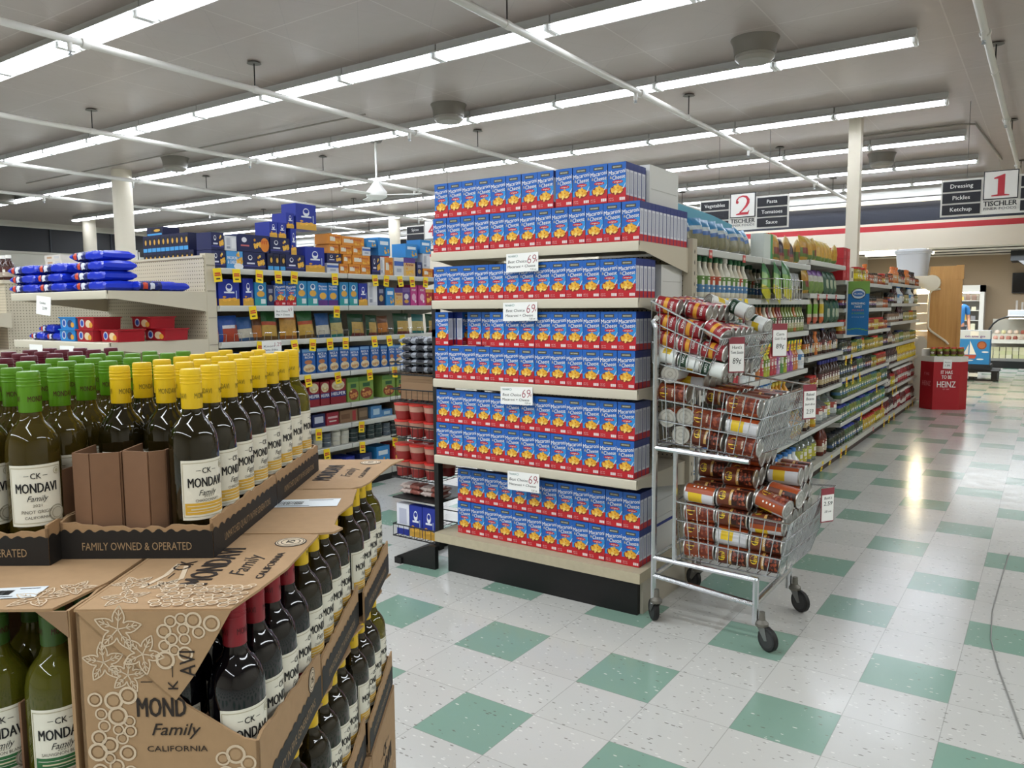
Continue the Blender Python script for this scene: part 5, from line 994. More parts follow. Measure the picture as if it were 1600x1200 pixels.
# ---------------------------------------------------------------- wine display
ca, sa = math.cos(YAW), math.sin(YAW)
def WP(a, b, z): return (CX+a*ca-b*sa, CY+a*sa+b*ca, z)
H_ = .283; RB = .0370
LBL = mat('e6e3d4', .55); LINE = mat('b9b296', .55)
def wine_kind(k, glass, cap, band, words, seal=None, trans=0, liquid=None, rough=.06):
    G = mat(glass, rough, trans=trans, coat=.3 if not trans else 0)
    prof = [(.020, .004), (.034, .0), (RB, .006), (RB, .158), (RB*.985, .170), (RB*.93, .182), (RB*.82, .192), (RB*.66, .201), (RB*.5, .208), (.0152, .217), (.0138, .228), (.0138, .262)]
    b = MB().lathe(prof, G, 32)
    C_ = mat(cap, .38); r = .0155
    c = MB().lathe([(r*.97, .222), (r, .223), (r, .2605), (r*1.03, .261), (r*1.03, .2625), (r, .263), (r, .2665), (r*1.03, .267), (r*1.03, .2685), (r, .269), (r, .2715), (r*1.03, .272), (r*1.03, .2735), (r, .274), (r*1.0, .2805), (r*.93, H_), (r*.5, H_+.0004)], C_, 24)
    fc = lambda x, y: ((r+.0004)*math.sin(x/r), -(r+.0004)*math.cos(x/r), .238+y)
    dark = mat('8a7a10' if cap[0] in 'ef' else '3a5a14' if cap[:2] in ('6a', '5f') else '4a1016', .5)
    for dx in (-.03, .012, .05): c.text('MONDAVI', .0085, 0, 0, 0, mat({'e': '7d6d18'}.get(cap[0], dark.name[-6:]), .5), wid=.03, bold=.01, fn=lambda x, y, dx=dx: fc(x+dx, y))
    l = MB(); R1, R2, R3 = RB+.0004, RB+.0007, RB+.001
    z0, z1 = .054, .146; W = 1.02
    pt = lambda q, x, z: (q*math.sin(x), -q*math.cos(x), z)
    def pq(x0, x1, a, c_, m, q=R2, n=10):
        vs = [pt(q, x0+(x1-x0)*i/n, z) for z in (a, c_) for i in range(n+1)]
        l.add(vs, [(i, i+1, n+2+i, n+1+i) for i in range(n)], m)
    pq(-W, W, z0, z1, LBL, R1, 18)
    e_ = .0012
    pq(-W+.05, W-.05, z1-.005, z1-.005+e_, LINE); pq(-W+.05, W-.05, z0+.004, z0+.004+e_, LINE); pq(-W+.05, -W+.08, z0+.005, z1-.004, LINE); pq(W-.08, W-.05, z0+.005, z1-.004, LINE)
    def tx(s, h, z, wid, m=INK, bold=.01, shear=0, dx=0): l.text(s, h, 0, 0, 0, m, wid=wid, bold=bold, shear=shear, fn=lambda x, y: pt(R3, (x+dx)/RB, z+y))
    tx('CK', .0085, z1-.0205, .014); pq(-.42, -.24, z1-.0165, z1-.0158, INK); pq(.24, .42, z1-.0165, z1-.0158, INK)
    tx('MONDAVI', .0145, z1-.0415, .056, bold=.04)
    tx('Family', .0085, z1-.0545, .026, shear=.35, bold=0)
    for s, h, z, wid in words: tx(s, h, z, wid, mat('5c564c', .6), 0)
    if band:
        B_ = mat(band, .5); hb = .018
        pq(-W+.12, W-.12, z0+.008, z0+.008+hb, B_); pq(-W+.2, W-.2, z0+.012, z0+.0128, LBL, R3); pq(-W+.2, W-.2, z0+.021, z0+.0218, LBL, R3)
        pq(-W+.35, W-.35, z0+.0155, z0+.0175, mat('d8d0b0', .6), R3)
    if seal:
        for q, rr, mm in ((R3, .0125, mat('a9a592', .5)), (R3+.0003, .0105, mat('d3cfbf', .5)), (R3+.0006, .0085, mat('9d9986', .5)), (R3+.0009, .0075, mat('cbc7b6', .5))):
            l.add([pt(q, .72+rr/RB*math.cos(2*PI*i/18), z0+.016+rr*math.sin(2*PI*i/18)) for i in range(18)], [tuple(range(18))], mm)
    for q, rr, mm in ((R2, .0055, LINE), (R3, .0045, LBL), (R3+.0003, .003, LINE)):
        l.add([pt(q, .8+rr/RB*math.cos(2*PI*i/12), z1-.012+rr*math.sin(2*PI*i/12)) for i in range(12)], [tuple(range(12))], mm)
    kind(k, 'wine_bottle', 'wine bottle', b, ('screw_cap', c), ('front_label', l))
wine_kind('wy', '1c1706', 'e8c01a', 'd6a93a', [('2021', .004, .088, .012), ('CHARDONNAY', .0045, .0815, .036)])
wine_kind('wyl', '6b6210', 'e8c01a', 'd6a93a', [('2021', .004, .088, .012), ('CHARDONNAY', .0045, .0815, .036)], trans=.55)
wine_kind('wg', '55481a', '588c14', None, [('2021', .004, .083, .012), ('PINOT GRIGIO', .005, .073, .042), ('CALIFORNIA', .004, .065, .034)], seal=1, trans=.5)
wine_kind('ws', '6a6a1e', '3c5c26', '2f6a3c', [('2021', .004, .0885, .012), ('SAUVIGNON BLANC', .0042, .0825, .05)], seal=1, trans=.5)
wine_kind('wr', '08070c', '8e1a26', '8a1f34', [('2021', .004, .088, .012), ('CABERNET', .0045, .0815, .036)])
wine_kind('wm', '0b070a', '5e1426', '5e1426', [('2021', .004, .088, .012), ('MERLOT', .0045, .0815, .03)])
WN = {'wy': 'yellow-capped dark wine bottle', 'wyl': 'yellow-capped olive wine bottle', 'wg': 'green-capped white wine bottle', 'ws': 'dark-green-capped white wine bottle', 'wr': 'red-capped wine bottle', 'wm': 'burgundy-capped wine bottle'}
WG_ = {'wy': 'yellow-capped wine bottles', 'wyl': 'yellow-capped wine bottles', 'wg': 'green-capped wine bottles', 'ws': 'dark green capped wine bottles', 'wr': 'red-capped wine bottles', 'wm': 'burgundy-capped wine bottles'}
def bottle(k, a, b, z, turn, where): put(k, WP(a, b, z), YAW+turn, WN[k]+', '+where, WG_[k])
ZT = 1.081                                # floor of the top trays
# cardboard ---------------------------------------------------------------
TXT = mat('a58a68', .7); PRT = mat('d3bfa4', .75); PRB = mat('2a211c', .7)
def wavy(x0, x1, z, amp, n): n *= 3; return [(x0+(x1-x0)*i/n, z+amp*abs(math.sin(i*PI/6+.3))-amp*.6+amp*.2*math.sin(i*.9)) for i in range(n+1)]
def wall(mb, o, ux, L, prof, h0, blk, t, words, out, th=.09, flip=False):
    """low torn wall along ux from o; prof = top heights; black printed band blk high with wavy top"""
    ux = Vector(ux); o = Vector(o); out = Vector(out); n = len(prof)-1
    P = lambda x, z, d=0: tuple(o+ux*x+Vector((0, 0, z))+out*d)
    pts = [P(0, 0), P(L, 0)]+[P(L*i/n, prof[i]) for i in range(n, -1, -1)]
    mb.slab(pts, tuple(-out*.004), KRAFT)
    if blk:
        w_ = wavy(0, L, blk, .005, 26)
        for (xa, za), (xb, zb) in zip(w_, w_[1:]): mb.quad(P(xa, .002, .0007), P(xb, .002, .0007), P(xb, zb, .0007), P(xa, za, .0007), CASEBLK)
        if words: mb.text(words, blk*.27, P(L/2, blk*.34, .0014), ux, Z, TXT, wid=L*.72, bold=.0)
def torn(n, h, amp, seed):
    r = random.Random(seed); return [h+r.uniform(-amp, amp) for _ in range(n+1)]
def tray(a0, b0, label, hf=.058, aw=.2305, bw=.322, front='FAMILY OWNED & OPERATED', side='UNMATCHED QUALITY IN FIVE GENERATIONS', z=ZT, hs=.062, seed=1):
    e = empty('wine_tray', label, 'cardboard tray', WP(a0, b0, z-.004), YAW, 'cardboard wine trays on top')
    MB().box(0, 0, 0, aw, bw, .004, KRAFT).obj('tray_floor', e)
    for nm, o, ux, L, h, out, wd in (('front_wall', (0, 0, 0), (1, 0, 0), aw, hf, (0, -1, 0), front), ('side_wall', (aw, 0, 0), (0, 1, 0), bw, hs, (1, 0, 0), side), ('back_wall', (aw, bw, 0), (-1, 0, 0), aw, hs, (0, 1, 0), None), ('side_wall', (0, bw, 0), (0, -1, 0), bw, hs, (-1, 0, 0), None)):
        mb = MB(); pr = torn(22, h, .003, seed+len(nm))
        if nm == 'front_wall': pr = [p-.008*math.sin(i/22*PI*.9) for i, p in enumerate(pr)]
        wall(mb, o, ux, L, pr, 0, .045, 0, wd, out); mb.obj(nm, e)
    return e
tray(-.6855, 1.155, 'black and kraft tray of yellow-capped wine with two empty front cells')
tray(-.6855, 1.4785, 'black and kraft wine tray behind the front yellow-capped one', seed=5)
tray(-.917, 1.125, 'black and kraft tray of green-capped wine beside the front yellow one', seed=8)
tray(-.917, 1.4485, 'black and kraft tray of green-capped wine set behind the front green one', seed=9)
tray(-1.165, 1.30, 'black and kraft tray of burgundy-capped wine behind the green ones', seed=11)
tray(-1.165, 1.6235, 'black and kraft tray of burgundy-capped wine farthest back', seed=12)
CO = ['outer column', 'middle column', 'inner column']
for t in range(2):
    for k in range(4):
        for j in range(3):
            if t == 0 and k == 0 and j > 0: continue
            a, b = -.496-.0742*j, (1.2, 1.521)[t]+.078*k
            kk = 'wyl' if (t == 1 and k == 3 and j == 0) else 'wy'
            bottle(kk, a, b, ZT, (.85 if k == 0 and t == 0 else 1.48+rnd.uniform(-.12, .15)) if j == 0 else rnd.uniform(-.6, .6), '%s, %s row of %s yellow tray' % (CO[j], ORD[k], ('front', 'rear')[t]))
            bottle('wg', -.728-.0742*j, (1.17, 1.4935)[t]+.078*k, ZT, .58 if (k, j) == (0, 0) and t == 0 else rnd.uniform(-.1, .6), '%s, %s row of %s green tray' % (CO[j], ORD[k], ('front', 'rear')[t]))
for j in (1, 2): bottle('wg', -.728-.0742*j, 1.17, ZT, .55, '%s, first row of front green tray' % CO[j])
for t in range(2):
    for k in range(4):
        for j in range(3): bottle('wm', -.9765-.0742*j, (1.342, 1.6655)[t]+.078*k, ZT, rnd.uniform(-.5, .5), '%s, %s row of %s burgundy tray' % (CO[j], ORD[k], ('front', 'rear')[t]))
# folded cardboard dividers in the empty cells
def divider(pts, z0, h, label):
    mb = MB(); V = [Vector(WP(a, b, z0)) for a, b in pts]
    for p, q in zip(V, V[1:]):
        nrm = (q-p).cross(Z).normalized()*.003
        mb.slab([p, q, q+Z*h, p+Z*h], tuple(nrm), mat('85634a', .8, noise=(40, .15)))
    tag(mb.obj('cardboard_divider'), label, 'cardboard divider', 'folded cardboard dividers')
divider([(-.672, 1.245), (-.668, 1.172), (-.64, 1.165), (-.602, 1.178), (-.600, 1.245)], ZT, .158, 'brown folded divider standing in the empty front cell by the green bottles')
divider([(-.597, 1.245), (-.594, 1.178), (-.552, 1.166), (-.535, 1.182), (-.533, 1.245)], ZT, .16, 'brown folded divider standing next to the front yellow-capped bottle')
divider([(-.690, 1.21), (-.694, 1.16), (-.697, 1.152)], ZT, .13, 'brown divider edge behind the front green-capped bottle')
# printed cases ------------------------------------------------------------
def grapes(mb, o, ux, uy, seed, n, w_, h_, r0=.016):
    o, ux, uy = Vector(o), Vector(ux), Vector(uy); r = random.Random(seed); nn = ux.cross(uy)
    pts = []
    for k in range(n*60):
        x, y = r.uniform(0, w_), r.uniform(0, h_); q = r.uniform(.65, 1.15)*r0
        if all((x-a)**2+(y-c)**2 > (.76*(q+d))**2 for a, c, d in pts): pts.append((x, y, q))
        if len(pts) >= n: break
    for i, (x, y, q) in enumerate(pts):
        mb.disc(o+ux*x+uy*y+nn*.00004*i, ux, uy, q, q, PRT, 20, q*.27); mb.disc(o+ux*x+uy*y+nn*(.00004*i), ux, uy, q*.55, q*.55, mat('ad8f6c', .75), 14)
def leaf(mb, o, ux, uy, s, rot):
    o, ux, uy = Vector(o), Vector(ux), Vector(uy); c, d = math.cos(rot), math.sin(rot); U = ux*c+uy*d; V = uy*c-ux*d
    out = []
    for i in range(41):
        t = 2*PI*i/40; rr = s*(.62+.3*math.cos(5*t)*.8+.06*math.cos(15*t)); out.append(o+U*rr*math.cos(t)+V*rr*math.sin(t))
    def rib(P, wd):
        for p, q in zip(P, P[1:]):
            if (q-p).length < 1e-6: continue
            nn = (q-p).normalized().cross(ux.cross(uy))*wd; mb.quad(p-nn, q-nn, q+nn, p+nn, PRT)
    rib(out, .0009)
    for k in range(5):
        t = 2*PI*k/5; rib([o, o+U*s*.75*math.cos(t)+V*s*.75*math.sin(t)], .0008)
        for f in (.3, .5):
            p = o+(U*math.cos(t)+V*math.sin(t))*s*f; rib([p, p+(U*math.cos(t+.6)+V*math.sin(t+.6))*s*.2], .0006); rib([p, p+(U*math.cos(t-.6)+V*math.sin(t-.6))*s*.2], .0006)
def logo(mb, o, ux, uy, s):
    o, ux, uy = Vector(o), Vector(ux), Vector(uy)
    mb.text('CK', .2*s, o+uy*.43*s, ux, uy, PRB, wid=.34*s, bold=.01)
    for sg in (-1, 1): mb.quad(*[o+ux*(sg*x)*s+uy*y*s for x, y in ((.27, .52), (.45, .52), (.45, .535), (.27, .535))][::sg], PRB)
    mb.text('MONDAVI', .32*s, o, ux, uy, PRB, wid=1.35*s, bold=.05)
    mb.text('Family', .2*s, o-uy*.31*s, ux, uy, PRB, wid=.72*s, shear=.35, bold=.005); mb.text('CALIFORNIA', .09*s, o-uy*.56*s, ux, uy, PRB, wid=.95*s, bold=.02)
def rosette(mb, o, ux, uy, r):
    mb.disc(o, ux, uy, r, r, PRB, 28); o = Vector(o); n = Vector(ux).cross(Vector(uy))
    mb.disc(o+n*.0003, ux, uy, r*.93, r*.93, mat('d8c6ac', .7), 28).disc(o+n*.0006, ux, uy, r*.85, r*.85, PRB, 28, r*.05).disc(o+n*.0006, ux, uy, r*.62, r*.62, PRB, 28, r*.06)
    mb.text('75', r*.5, o+n*.0007-Vector(uy)*r*.25, ux, uy, PRB, wid=r*.6, bold=.02)
def case(a0, b0, z0, label, lid, right_h=(.09, .075), front=None, aw=.226, bw=.32, h=.294, printed=True, lid_print=0, right_blk=.05, sticker=None, flap=None, closed=False, group=None, seed=3, side_words='UNMATCHED QUALITY IN FIVE GENERATIONS'):
    e = empty('wine_case', label, 'wine case', WP(a0, b0, z0), YAW, group)
    MB().box(0, 0, 0, aw, bw, .004, KRAFT).obj('case_bottom', e)
    MB().box(0, .0, .004, .004, bw, h, KRAFT).obj('case_wall', e); MB().slab([(.004, bw-.004, .004), (aw-.004, bw-.004, .004)]+([(aw-.004, bw-.004, h)] if closed else [(aw-.004, bw-.004, .075), (aw-.05, bw-.004, .08), (aw-.085, bw-.004, .12), (aw-.11, bw-.004, h)])+[(.004, bw-.004, h)], (0, .004, 0), KRAFT).obj('case_wall', e)
    if closed:
        m = MB().box(aw-.004, .0, .004, aw, bw, h, KRAFT); m.obj('case_wall', e)
        q = MB(); logo(q, (aw+.0008, bw*.5, h*.5), Y, Z, .13); grapes(q, (aw+.0006, .02, .05), Y, Z, 5, 14, bw-.04, .06, .013); q.obj('case_print', e)
        MB().box(.004, 0, .004, aw-.004, .004, h, KRAFT).obj('case_wall', e)
    else:
        m = MB(); pr = [right_h[0]+(right_h[1]-right_h[0])*i/18+random.Random(seed+i).uniform(-.0035, .0035) for i in range(19)]
        wall(m, (aw, 0, 0), (0, 1, 0), bw, pr, 0, right_blk, 0, side_words, (1, 0, 0)); m.obj('side_wall', e)
        if front == 'low':
            m = MB(); wall(m, (0, 0, 0), (1, 0, 0), aw, torn(16, .06, .004, seed), 0, right_blk, 0, None, (0, -1, 0)); m.obj('front_wall', e)
        elif front:
            MB().slab([(x, 0, z) for x, z in front], (0, .004, 0), KRAFT).obj('front_wall', e)
    if lid:
        m = MB().slab([(x, y, h-.004) for x, y in lid], (0, 0, .0035), KRAFT); lo = m.obj('case_lid', e)
        if lid_print:
            q = MB(); zz = h+.0002
            logo(q, (lid_print[0], lid_print[1], zz), Y, -X, lid_print[2]); rosette(q, (aw-.03, bw-.045, zz), Y, -X, .025)
            if lid_print[3]:
                grapes(q, (.09, .006, zz), X, Y, 9, 60, .11, .07, .0085); leaf(q, (.045, .035, zz), X, Y, .034, .6); leaf(q, (.03, .09, zz), X, Y, .03, 2.2); leaf(q, (.08, .08, zz), X, Y, .024, 1.2)
                for p_ in ([(.05, .07), (.062, .12), (.06, .17)], [(.06, .07), (.09, .105), (.075, .16)]): [q.quad((xa-.0035, ya, zz), (xa+.0035, ya, zz), (xb+.0035, yb, zz), (xb-.0035, yb, zz), PRT) for (xa, ya), (xb, yb) in zip(p_, p_[1:])]
            q.obj('lid_print', e)
        if sticker:
            x, y, w_, d_, ro = sticker; c, s = math.cos(ro), math.sin(ro); U = Vector((c, s, 0)); V = Vector((-s, c, 0)); o = Vector((x, y, h+.0006))
            q = MB().quad(o, o+U*w_, o+U*w_+V*d_, o+V*d_, mat('dfe6ea', .4)); rr = random.Random(2)
            for i in range(16): p = o+U*w_*(.15+.022*i)+V*d_*.3+Z*.0004; q.quad(p, p+U*.0012*rr.randint(1, 2), p+U*.0012+V*d_*.42, p+V*d_*.42, INK)
            q.quad(o+U*w_*.15+V*d_*.12+Z*.0004, o+U*w_*.6+V*d_*.12+Z*.0004, o+U*w_*.6+V*d_*.17+Z*.0004, o+U*w_*.15+V*d_*.17+Z*.0004, INK).quad(o+U*w_*.55+V*d_*.8+Z*.0004, o+U*w_*.9+V*d_*.8+Z*.0004, o+U*w_*.9+V*d_*.86+Z*.0004, o+U*w_*.55+V*d_*.86+Z*.0004, mat('77777c', .5))
            q.obj('barcode_sticker', e, label='white barcode sticker')
    if flap: MB().slab([(x, -.005, z) for x, z in flap], (0, .0035, 0), KRAFT).obj('front_flap', e)
    return e
Z2 = .785
# front printed case with torn corner
e = case(-.556, .958, Z2, 'printed kraft case with a torn corner showing red-capped bottles', [(0, -.004), (.199, -.004), (.212, .06), (.226, .15), (.23, .30), (.23, .32), (0, .32)],
     right_h=(.118, .088), front=[(0, 0), (.226, 0), (.226, .116), (.233-.01, .115), (.207, .118), (.19, .128), (.158, .149), (.134, .164), (.122, .178), (.06, .237), (0, .292)], lid_print=(.135, .162, .122, 1),
     flap=[(.003, .291), (.199, .291), (.170, .241), (.148, .205), (.124, .173), (.06, .235)], right_blk=.05, side_words='QUALITY IN FIVE GENERATIONS', seed=21)
q = MB()     # print on the front
for w_, hh, x, z, wd in (('C', .0135, .108, .189, .012), ('MOND', .026, .103, .149, .064), ('Family', .016, .119, .124, .06), ('CALIFORNIA', .0075, .121, .102, .078)): q.text(w_, hh, (x, -.0008, z), X, Z, PRB, wid=wd, bold=.05 if w_ == 'MOND' else .01, shear=.35 if w_ == 'Family' else 0)
q.quad((.078, -.0008, .195), (.093, -.0008, .195), (.093, -.0008, .1962), (.078, -.0008, .1962), PRB)
grapes(q, (.018, -.0006, .004), X, Z, 31, 40, .044, .175, .0115); leaf(q, (.032, -.0007, .222), X, Z, .03, .4); leaf(q, (.062, -.0007, .205), X, Z, .027, 1.4); grapes(q, (.178, -.0006, .006), X, Z, 37, 18, .04, .095, .0115); q.obj('case_print', e)
q = MB(); grapes(q, (.112, -.0058, .262), X, Z, 41, 14, .068, .022, .011); grapes(q, (.112, -.0058, .225), X, Z, 43, 8, .03, .03, .011); leaf(q, (.055, -.0059, .268), X, Z, .034, .2); leaf(q, (.085, -.0059, .235), X, Z, .03, 1.1)
q.text('AVI', .02, (.151, -.006, .222), Z, -X, PRB, wid=.034).text('K', .013, (.128, -.006, .194), Z, -X, PRB, wid=.012).quad((.121, -.006, .204), (.1222, -.006, .204), (.1222, -.006, .219), (.121, -.006, .219), PRB); q.obj('flap_print', e)
rosette_ = MB(); rosette(rosette_, (.2268, .26, .068), Y, Z, .02); rosette_.obj('case_print', e)
bottle('wr', -.372, 1.003, Z2+.005, .75, 'front one in the torn kraft case')
for k in range(1, 4): bottle('wr', -.372, 1.003+.077*k, Z2+.005, 1.42+.04*k, '%s one along the torn kraft case' % ORD[k])
for k in range(2): bottle('wr', -.452, 1.003+.077*k, Z2+.005, .2, 'hidden in the torn case beside the front bottles, %s row' % ORD[k])
divider([(-.4105, .985), (-.4105, 1.03)], Z2+.004, .13, 'brown divider edge inside the torn kraft case')
# left open case with dark green caps
e = case(-.790, .958, Z2, 'open kraft case of dark-green-capped wine under a stickered lid', [(0, -.004), (.196, -.002), (.205, .0), (.214, .04), (.226, .1), (.226, .32), (0, .32)], right_h=(.29, .29), front='low', sticker=(.085, .028, .075, .042, .12), right_blk=0, side_words=None, seed=33)
q = MB(); leaf(q, (.165, .035, .2948), X, Y, .04, .3); leaf(q, (.195, .07, .2948), X, Y, .03, 1.5); q.obj('lid_print', e)
MB().slab([(.185, -.003, .29), (.224, -.002, .29), (.224, -.001, .255)], (0, .003, 0), KRAFTD).obj('lid_flap', e)
for j in range(2):
    for k in range(2): bottle('ws', -.617-.0765*j, 1.008+.081*k, Z2+.005, .62-.1*j, '%s, %s row in the case under the stickered lid' % (CO[j], ORD[k]))
divider([(-.655, .985), (-.652, 1.03)], Z2+.004, .15, 'brown divider edge between dark-green-capped bottles')
# middle and rear cases on the aisle side
case(-.556, 1.287, Z2, 'kraft case with barcode sticker on its ragged lid, middle of the stack side', [(0, 0), (.226, -.002), (.252, .004), (.262, .03), (.243, .05), (.235, .12), (.24, .16), (.245, .2), (.236, .26), (.23, .318), (0, .318)], right_h=(.07, .085), sticker=(.085, .165, .135, .06, .08), right_blk=.052, flap=[(.03, .292), (.215, .292), (.21, .272), (.05, .268)], seed=51)
case(-.544, 1.612, Z2, 'kraft case with printed lid at the rear of the stack side', [(0, 0), (.2, 0), (.222, .02), (.232, .06), (.24, .15), (.25, .25), (.272, .318), (0, .318)], right_h=(.07, .085), lid_print=(.14, .16, .122, 0), right_blk=.052, seed=55)
for n_, (b0, nm) in enumerate(((1.329, 'middle'), (1.654, 'rear'))):
    for k in range(4):
        bottle('wyl' if (n_ == 1 and k == 3) else 'wy', -.374+.012*n_, b0+.077*k, Z2+.005, 1.45+rnd.uniform(-.12, .2), '%s along the %s case, second layer down' % (ORD[k], nm))
        bottle('wy', -.452, b0+.077*k, Z2+.005, .4, '%s inside the %s case, second layer down, inner column' % (ORD[k], nm))
Z3 = Z2-.296
for n_, (b0, nm) in enumerate(((.958, 'front'), (1.287, 'middle'), (1.612, 'rear'))):
    case(-.556+.008*n_, b0, Z3, 'kraft case on the third layer down, %s of the stack side' % nm, [(0, 0), (.21, 0), (.222, .05), (.214, .1), (.225, .2), (.212, .25), (.228, .32), (0, .32)], right_h=(.07, .09), front='low' if n_ == 0 else None, right_blk=.052, seed=60+n_)
    for k in range(4):
        bottle('wyl' if (n_ == 2 and k == 3) else 'wy', -.374+.008*n_, b0+.042+.077*k, Z3+.005, 1.45+rnd.uniform(-.1, .2), '%s along the %s case, third layer down' % (ORD[k], nm))
case(-.79, .958, Z3, 'kraft case under the open dark-green-capped case', [(0, 0), (.226, 0), (.226, .32), (0, .32)], closed=True)
case(-.79, 1.287, Z2, 'inner kraft case carrying the green-capped trays', [(0, 0), (.226, 0), (.226, .32), (0, .32)], closed=True)
case(-.79, 1.612, Z2, 'inner rear kraft case carrying the green-capped trays', [(0, 0), (.226, 0), (.226, .32), (0, .32)], closed=True)
case(-1.025, 1.287, Z2, 'far inner kraft case under the burgundy-capped trays', [(0, 0), (.226, 0), (.226, .32), (0, .32)], closed=True)
case(-1.255, 1.287, Z2, 'outermost kraft case under the burgundy-capped trays', [(0, 0), (.226, 0), (.226, .32), (0, .32)], closed=True)
case(-1.025, 1.612, Z2, 'far inner rear kraft case under the burgundy-capped trays', [(0, 0), (.226, 0), (.226, .32), (0, .32)], closed=True)
Z4 = Z3-.296
for b0, nm in ((.958, 'front'), (1.287, 'middle'), (1.612, 'rear')):
    case(-.54, b0, Z4, 'closed printed kraft case at the base, %s of the stack side' % nm, [(0, 0), (.23, 0), (.23, .32), (0, .32)], aw=.23, closed=True)
pl = MB(); 
for k in range(7): pl.box(-.8, .96+.15*k, .15, -.3, 1.05+.15*k, .17, OAK)
for x in (-.79, -.56, -.36): pl.box(x, .97, 0, x+.05, 1.92, .15, OAK)
o = tag(pl.obj('pallet', loc=(CX, CY, 0), rz=YAW), 'wooden pallet under the stacked wine cases', 'pallet')
# ---------------------------------------------------------------- end of aisle one: freezer, bins, deli
e = empty('freezer_case', 'lit freezer case with oak end panel and cream rounded trim', 'freezer', (-.75, 10.95, 0))
CRM = mat('e6dcc4', .4)
prof = [(-.62, .3), (.30, .3), (.34, .86), (.30, .90), (.10, 1.07), (.055, 1.12), (.055, 1.64), (.10, 1.69), (.24, 1.7), (.28, 1.76), (.28, 1.86), (.2, 1.9), (-.62, 1.9)]
MB().slab([(.05, .0, .0), (.48, .0, .0), (.48, 0, 2.04), (.05, 0, 2.04)], (0, .05, 0), OAK).box(.44, -.012, 0, .485, .06, 1.86, OAK).box(.4, -.02, 1.84, .50, .07, 2.05, OAK).obj('oak_panel', e)
b = MB().tube([(.34, -.02, .86), (.30, -.02, .91), (.1, -.02, 1.06), (.055, -.02, 1.12), (.05, -.02, 1.4), (.055, -.02, 1.62), (.09, -.02, 1.68), (.2, -.02, 1.7)], .016, CRM, 8); b.obj('panel_trim', e)
MB().slab([(-.62, 0, .0), (.02, 0, .0), (.05, 0, .9), (.0, 0, .98), (-.62, 0, .98)], (0, 3, 0), mat('cfcabd', .4)).obj('freezer_tub', e)
MB().lathe([(.12, -.05), (.125, 0), (.125, 3)], CRM, 16, Matrix.Translation((.08, .0, 1.79)) @ Matrix.Rotation(-PI/2, 4, 'X')).slab([(-.62, 0, 1.72), (.1, 0, 1.70), (.1, 0, 1.9), (-.62, 0, 1.9)], (0, 3, 0), CRM).obj('canopy', e)
MB().box(-.55, .1, 1.66, .0, 2.9, 1.69, mat('fff1cf', .4, emit=14)).obj('canopy_lamp', e)
MB().box(-.64, 0, .9, -.6, 3, 1.75, mat('e9e2d0', .5)).obj('freezer_back', e)
for i in range(3): MB().box(-.6, .05, 1.12+.18*i, -.3, 2.95, 1.135+.18*i, mat('d9d5c8', .4)).obj('freezer_shelf', e)
rr = random.Random(11)
for i in range(10):
    c = rr.choice(['c9b2a0', 'a84a3a', 'd9d2c4', 'b5754c', 'e0d8cc', '8a5a48'])
    tag(MB().box(-.09, -.06, 0, .09, .06, .07, mat(c, .35)).obj('frozen_pack', loc=(-1.2+.2*(i % 3)+.02, 11.1+.17*(i//3), .985+0), rz=rr.uniform(-.4, .4)), 'frozen meat pack in the freezer case, %s from the front' % ORD[i], 'package', 'packs in the freezer case')
for i in range(8):
    c = rr.choice(['d9d2b0', 'c9a56a', 'e2dcc8', 'b98a5a'])
    tag(MB().lathe([(.05, 0), (.055, .13), (.03, .15)], mat(c, .35), 12).obj('freezer_tub_jar', loc=(-1.2, 11.1+.14*i, 1.136), rz=0), 'pale tub on the freezer shelf, %s from the front' % ORD[i], 'tub', 'tubs on the freezer shelf')
# white storage tub on top of the shelves
e = empty('storage_tub', 'white lidded plastic storage tub on top of the freezer canopy', 'tub', (-1.02, 11.55, 1.905))
t = mat('d6d8dc', .35)
tb = MB(); n = 28
def ring(rx, ry, z): return [(rx*math.copysign(abs(math.cos(2*PI*i/n))**.5, math.cos(2*PI*i/n)), ry*math.copysign(abs(math.sin(2*PI*i/n))**.5, math.sin(2*PI*i/n)), z) for i in range(n)]
rs = [ring(.20, .26, 0), ring(.235, .30, .36), ring(.25, .315, .362), ring(.25, .315, .40)]
tb.add(sum(rs, []), [(j*n+i, j*n+(i+1) % n, (j+1)*n+(i+1) % n, (j+1)*n+i) for j in range(3) for i in range(n)]+[tuple(range(n))[::-1]], t); tb.obj('tub_body', e)
ld = MB(); rs = [ring(.262, .325, .385), ring(.265, .33, .40), ring(.255, .32, .425), ring(.2, .26, .44)]
ld.add(sum(rs, []), [(j*n+i, j*n+(i+1) % n, (j+1)*n+(i+1) % n, (j+1)*n+i) for j in range(3) for i in range(n)]+[tuple(range(n))[::-1], tuple(range(3*n, 4*n))], t); ld.obj('tub_lid', e)
tag(MB().box(-1.5, 10.35, 0, -.86, 10.90, 1.839, mat('b7ae9b', .5)).obj('end_cabinet'), 'beige cabinet at the end of the aisle one shelves', 'cabinet')
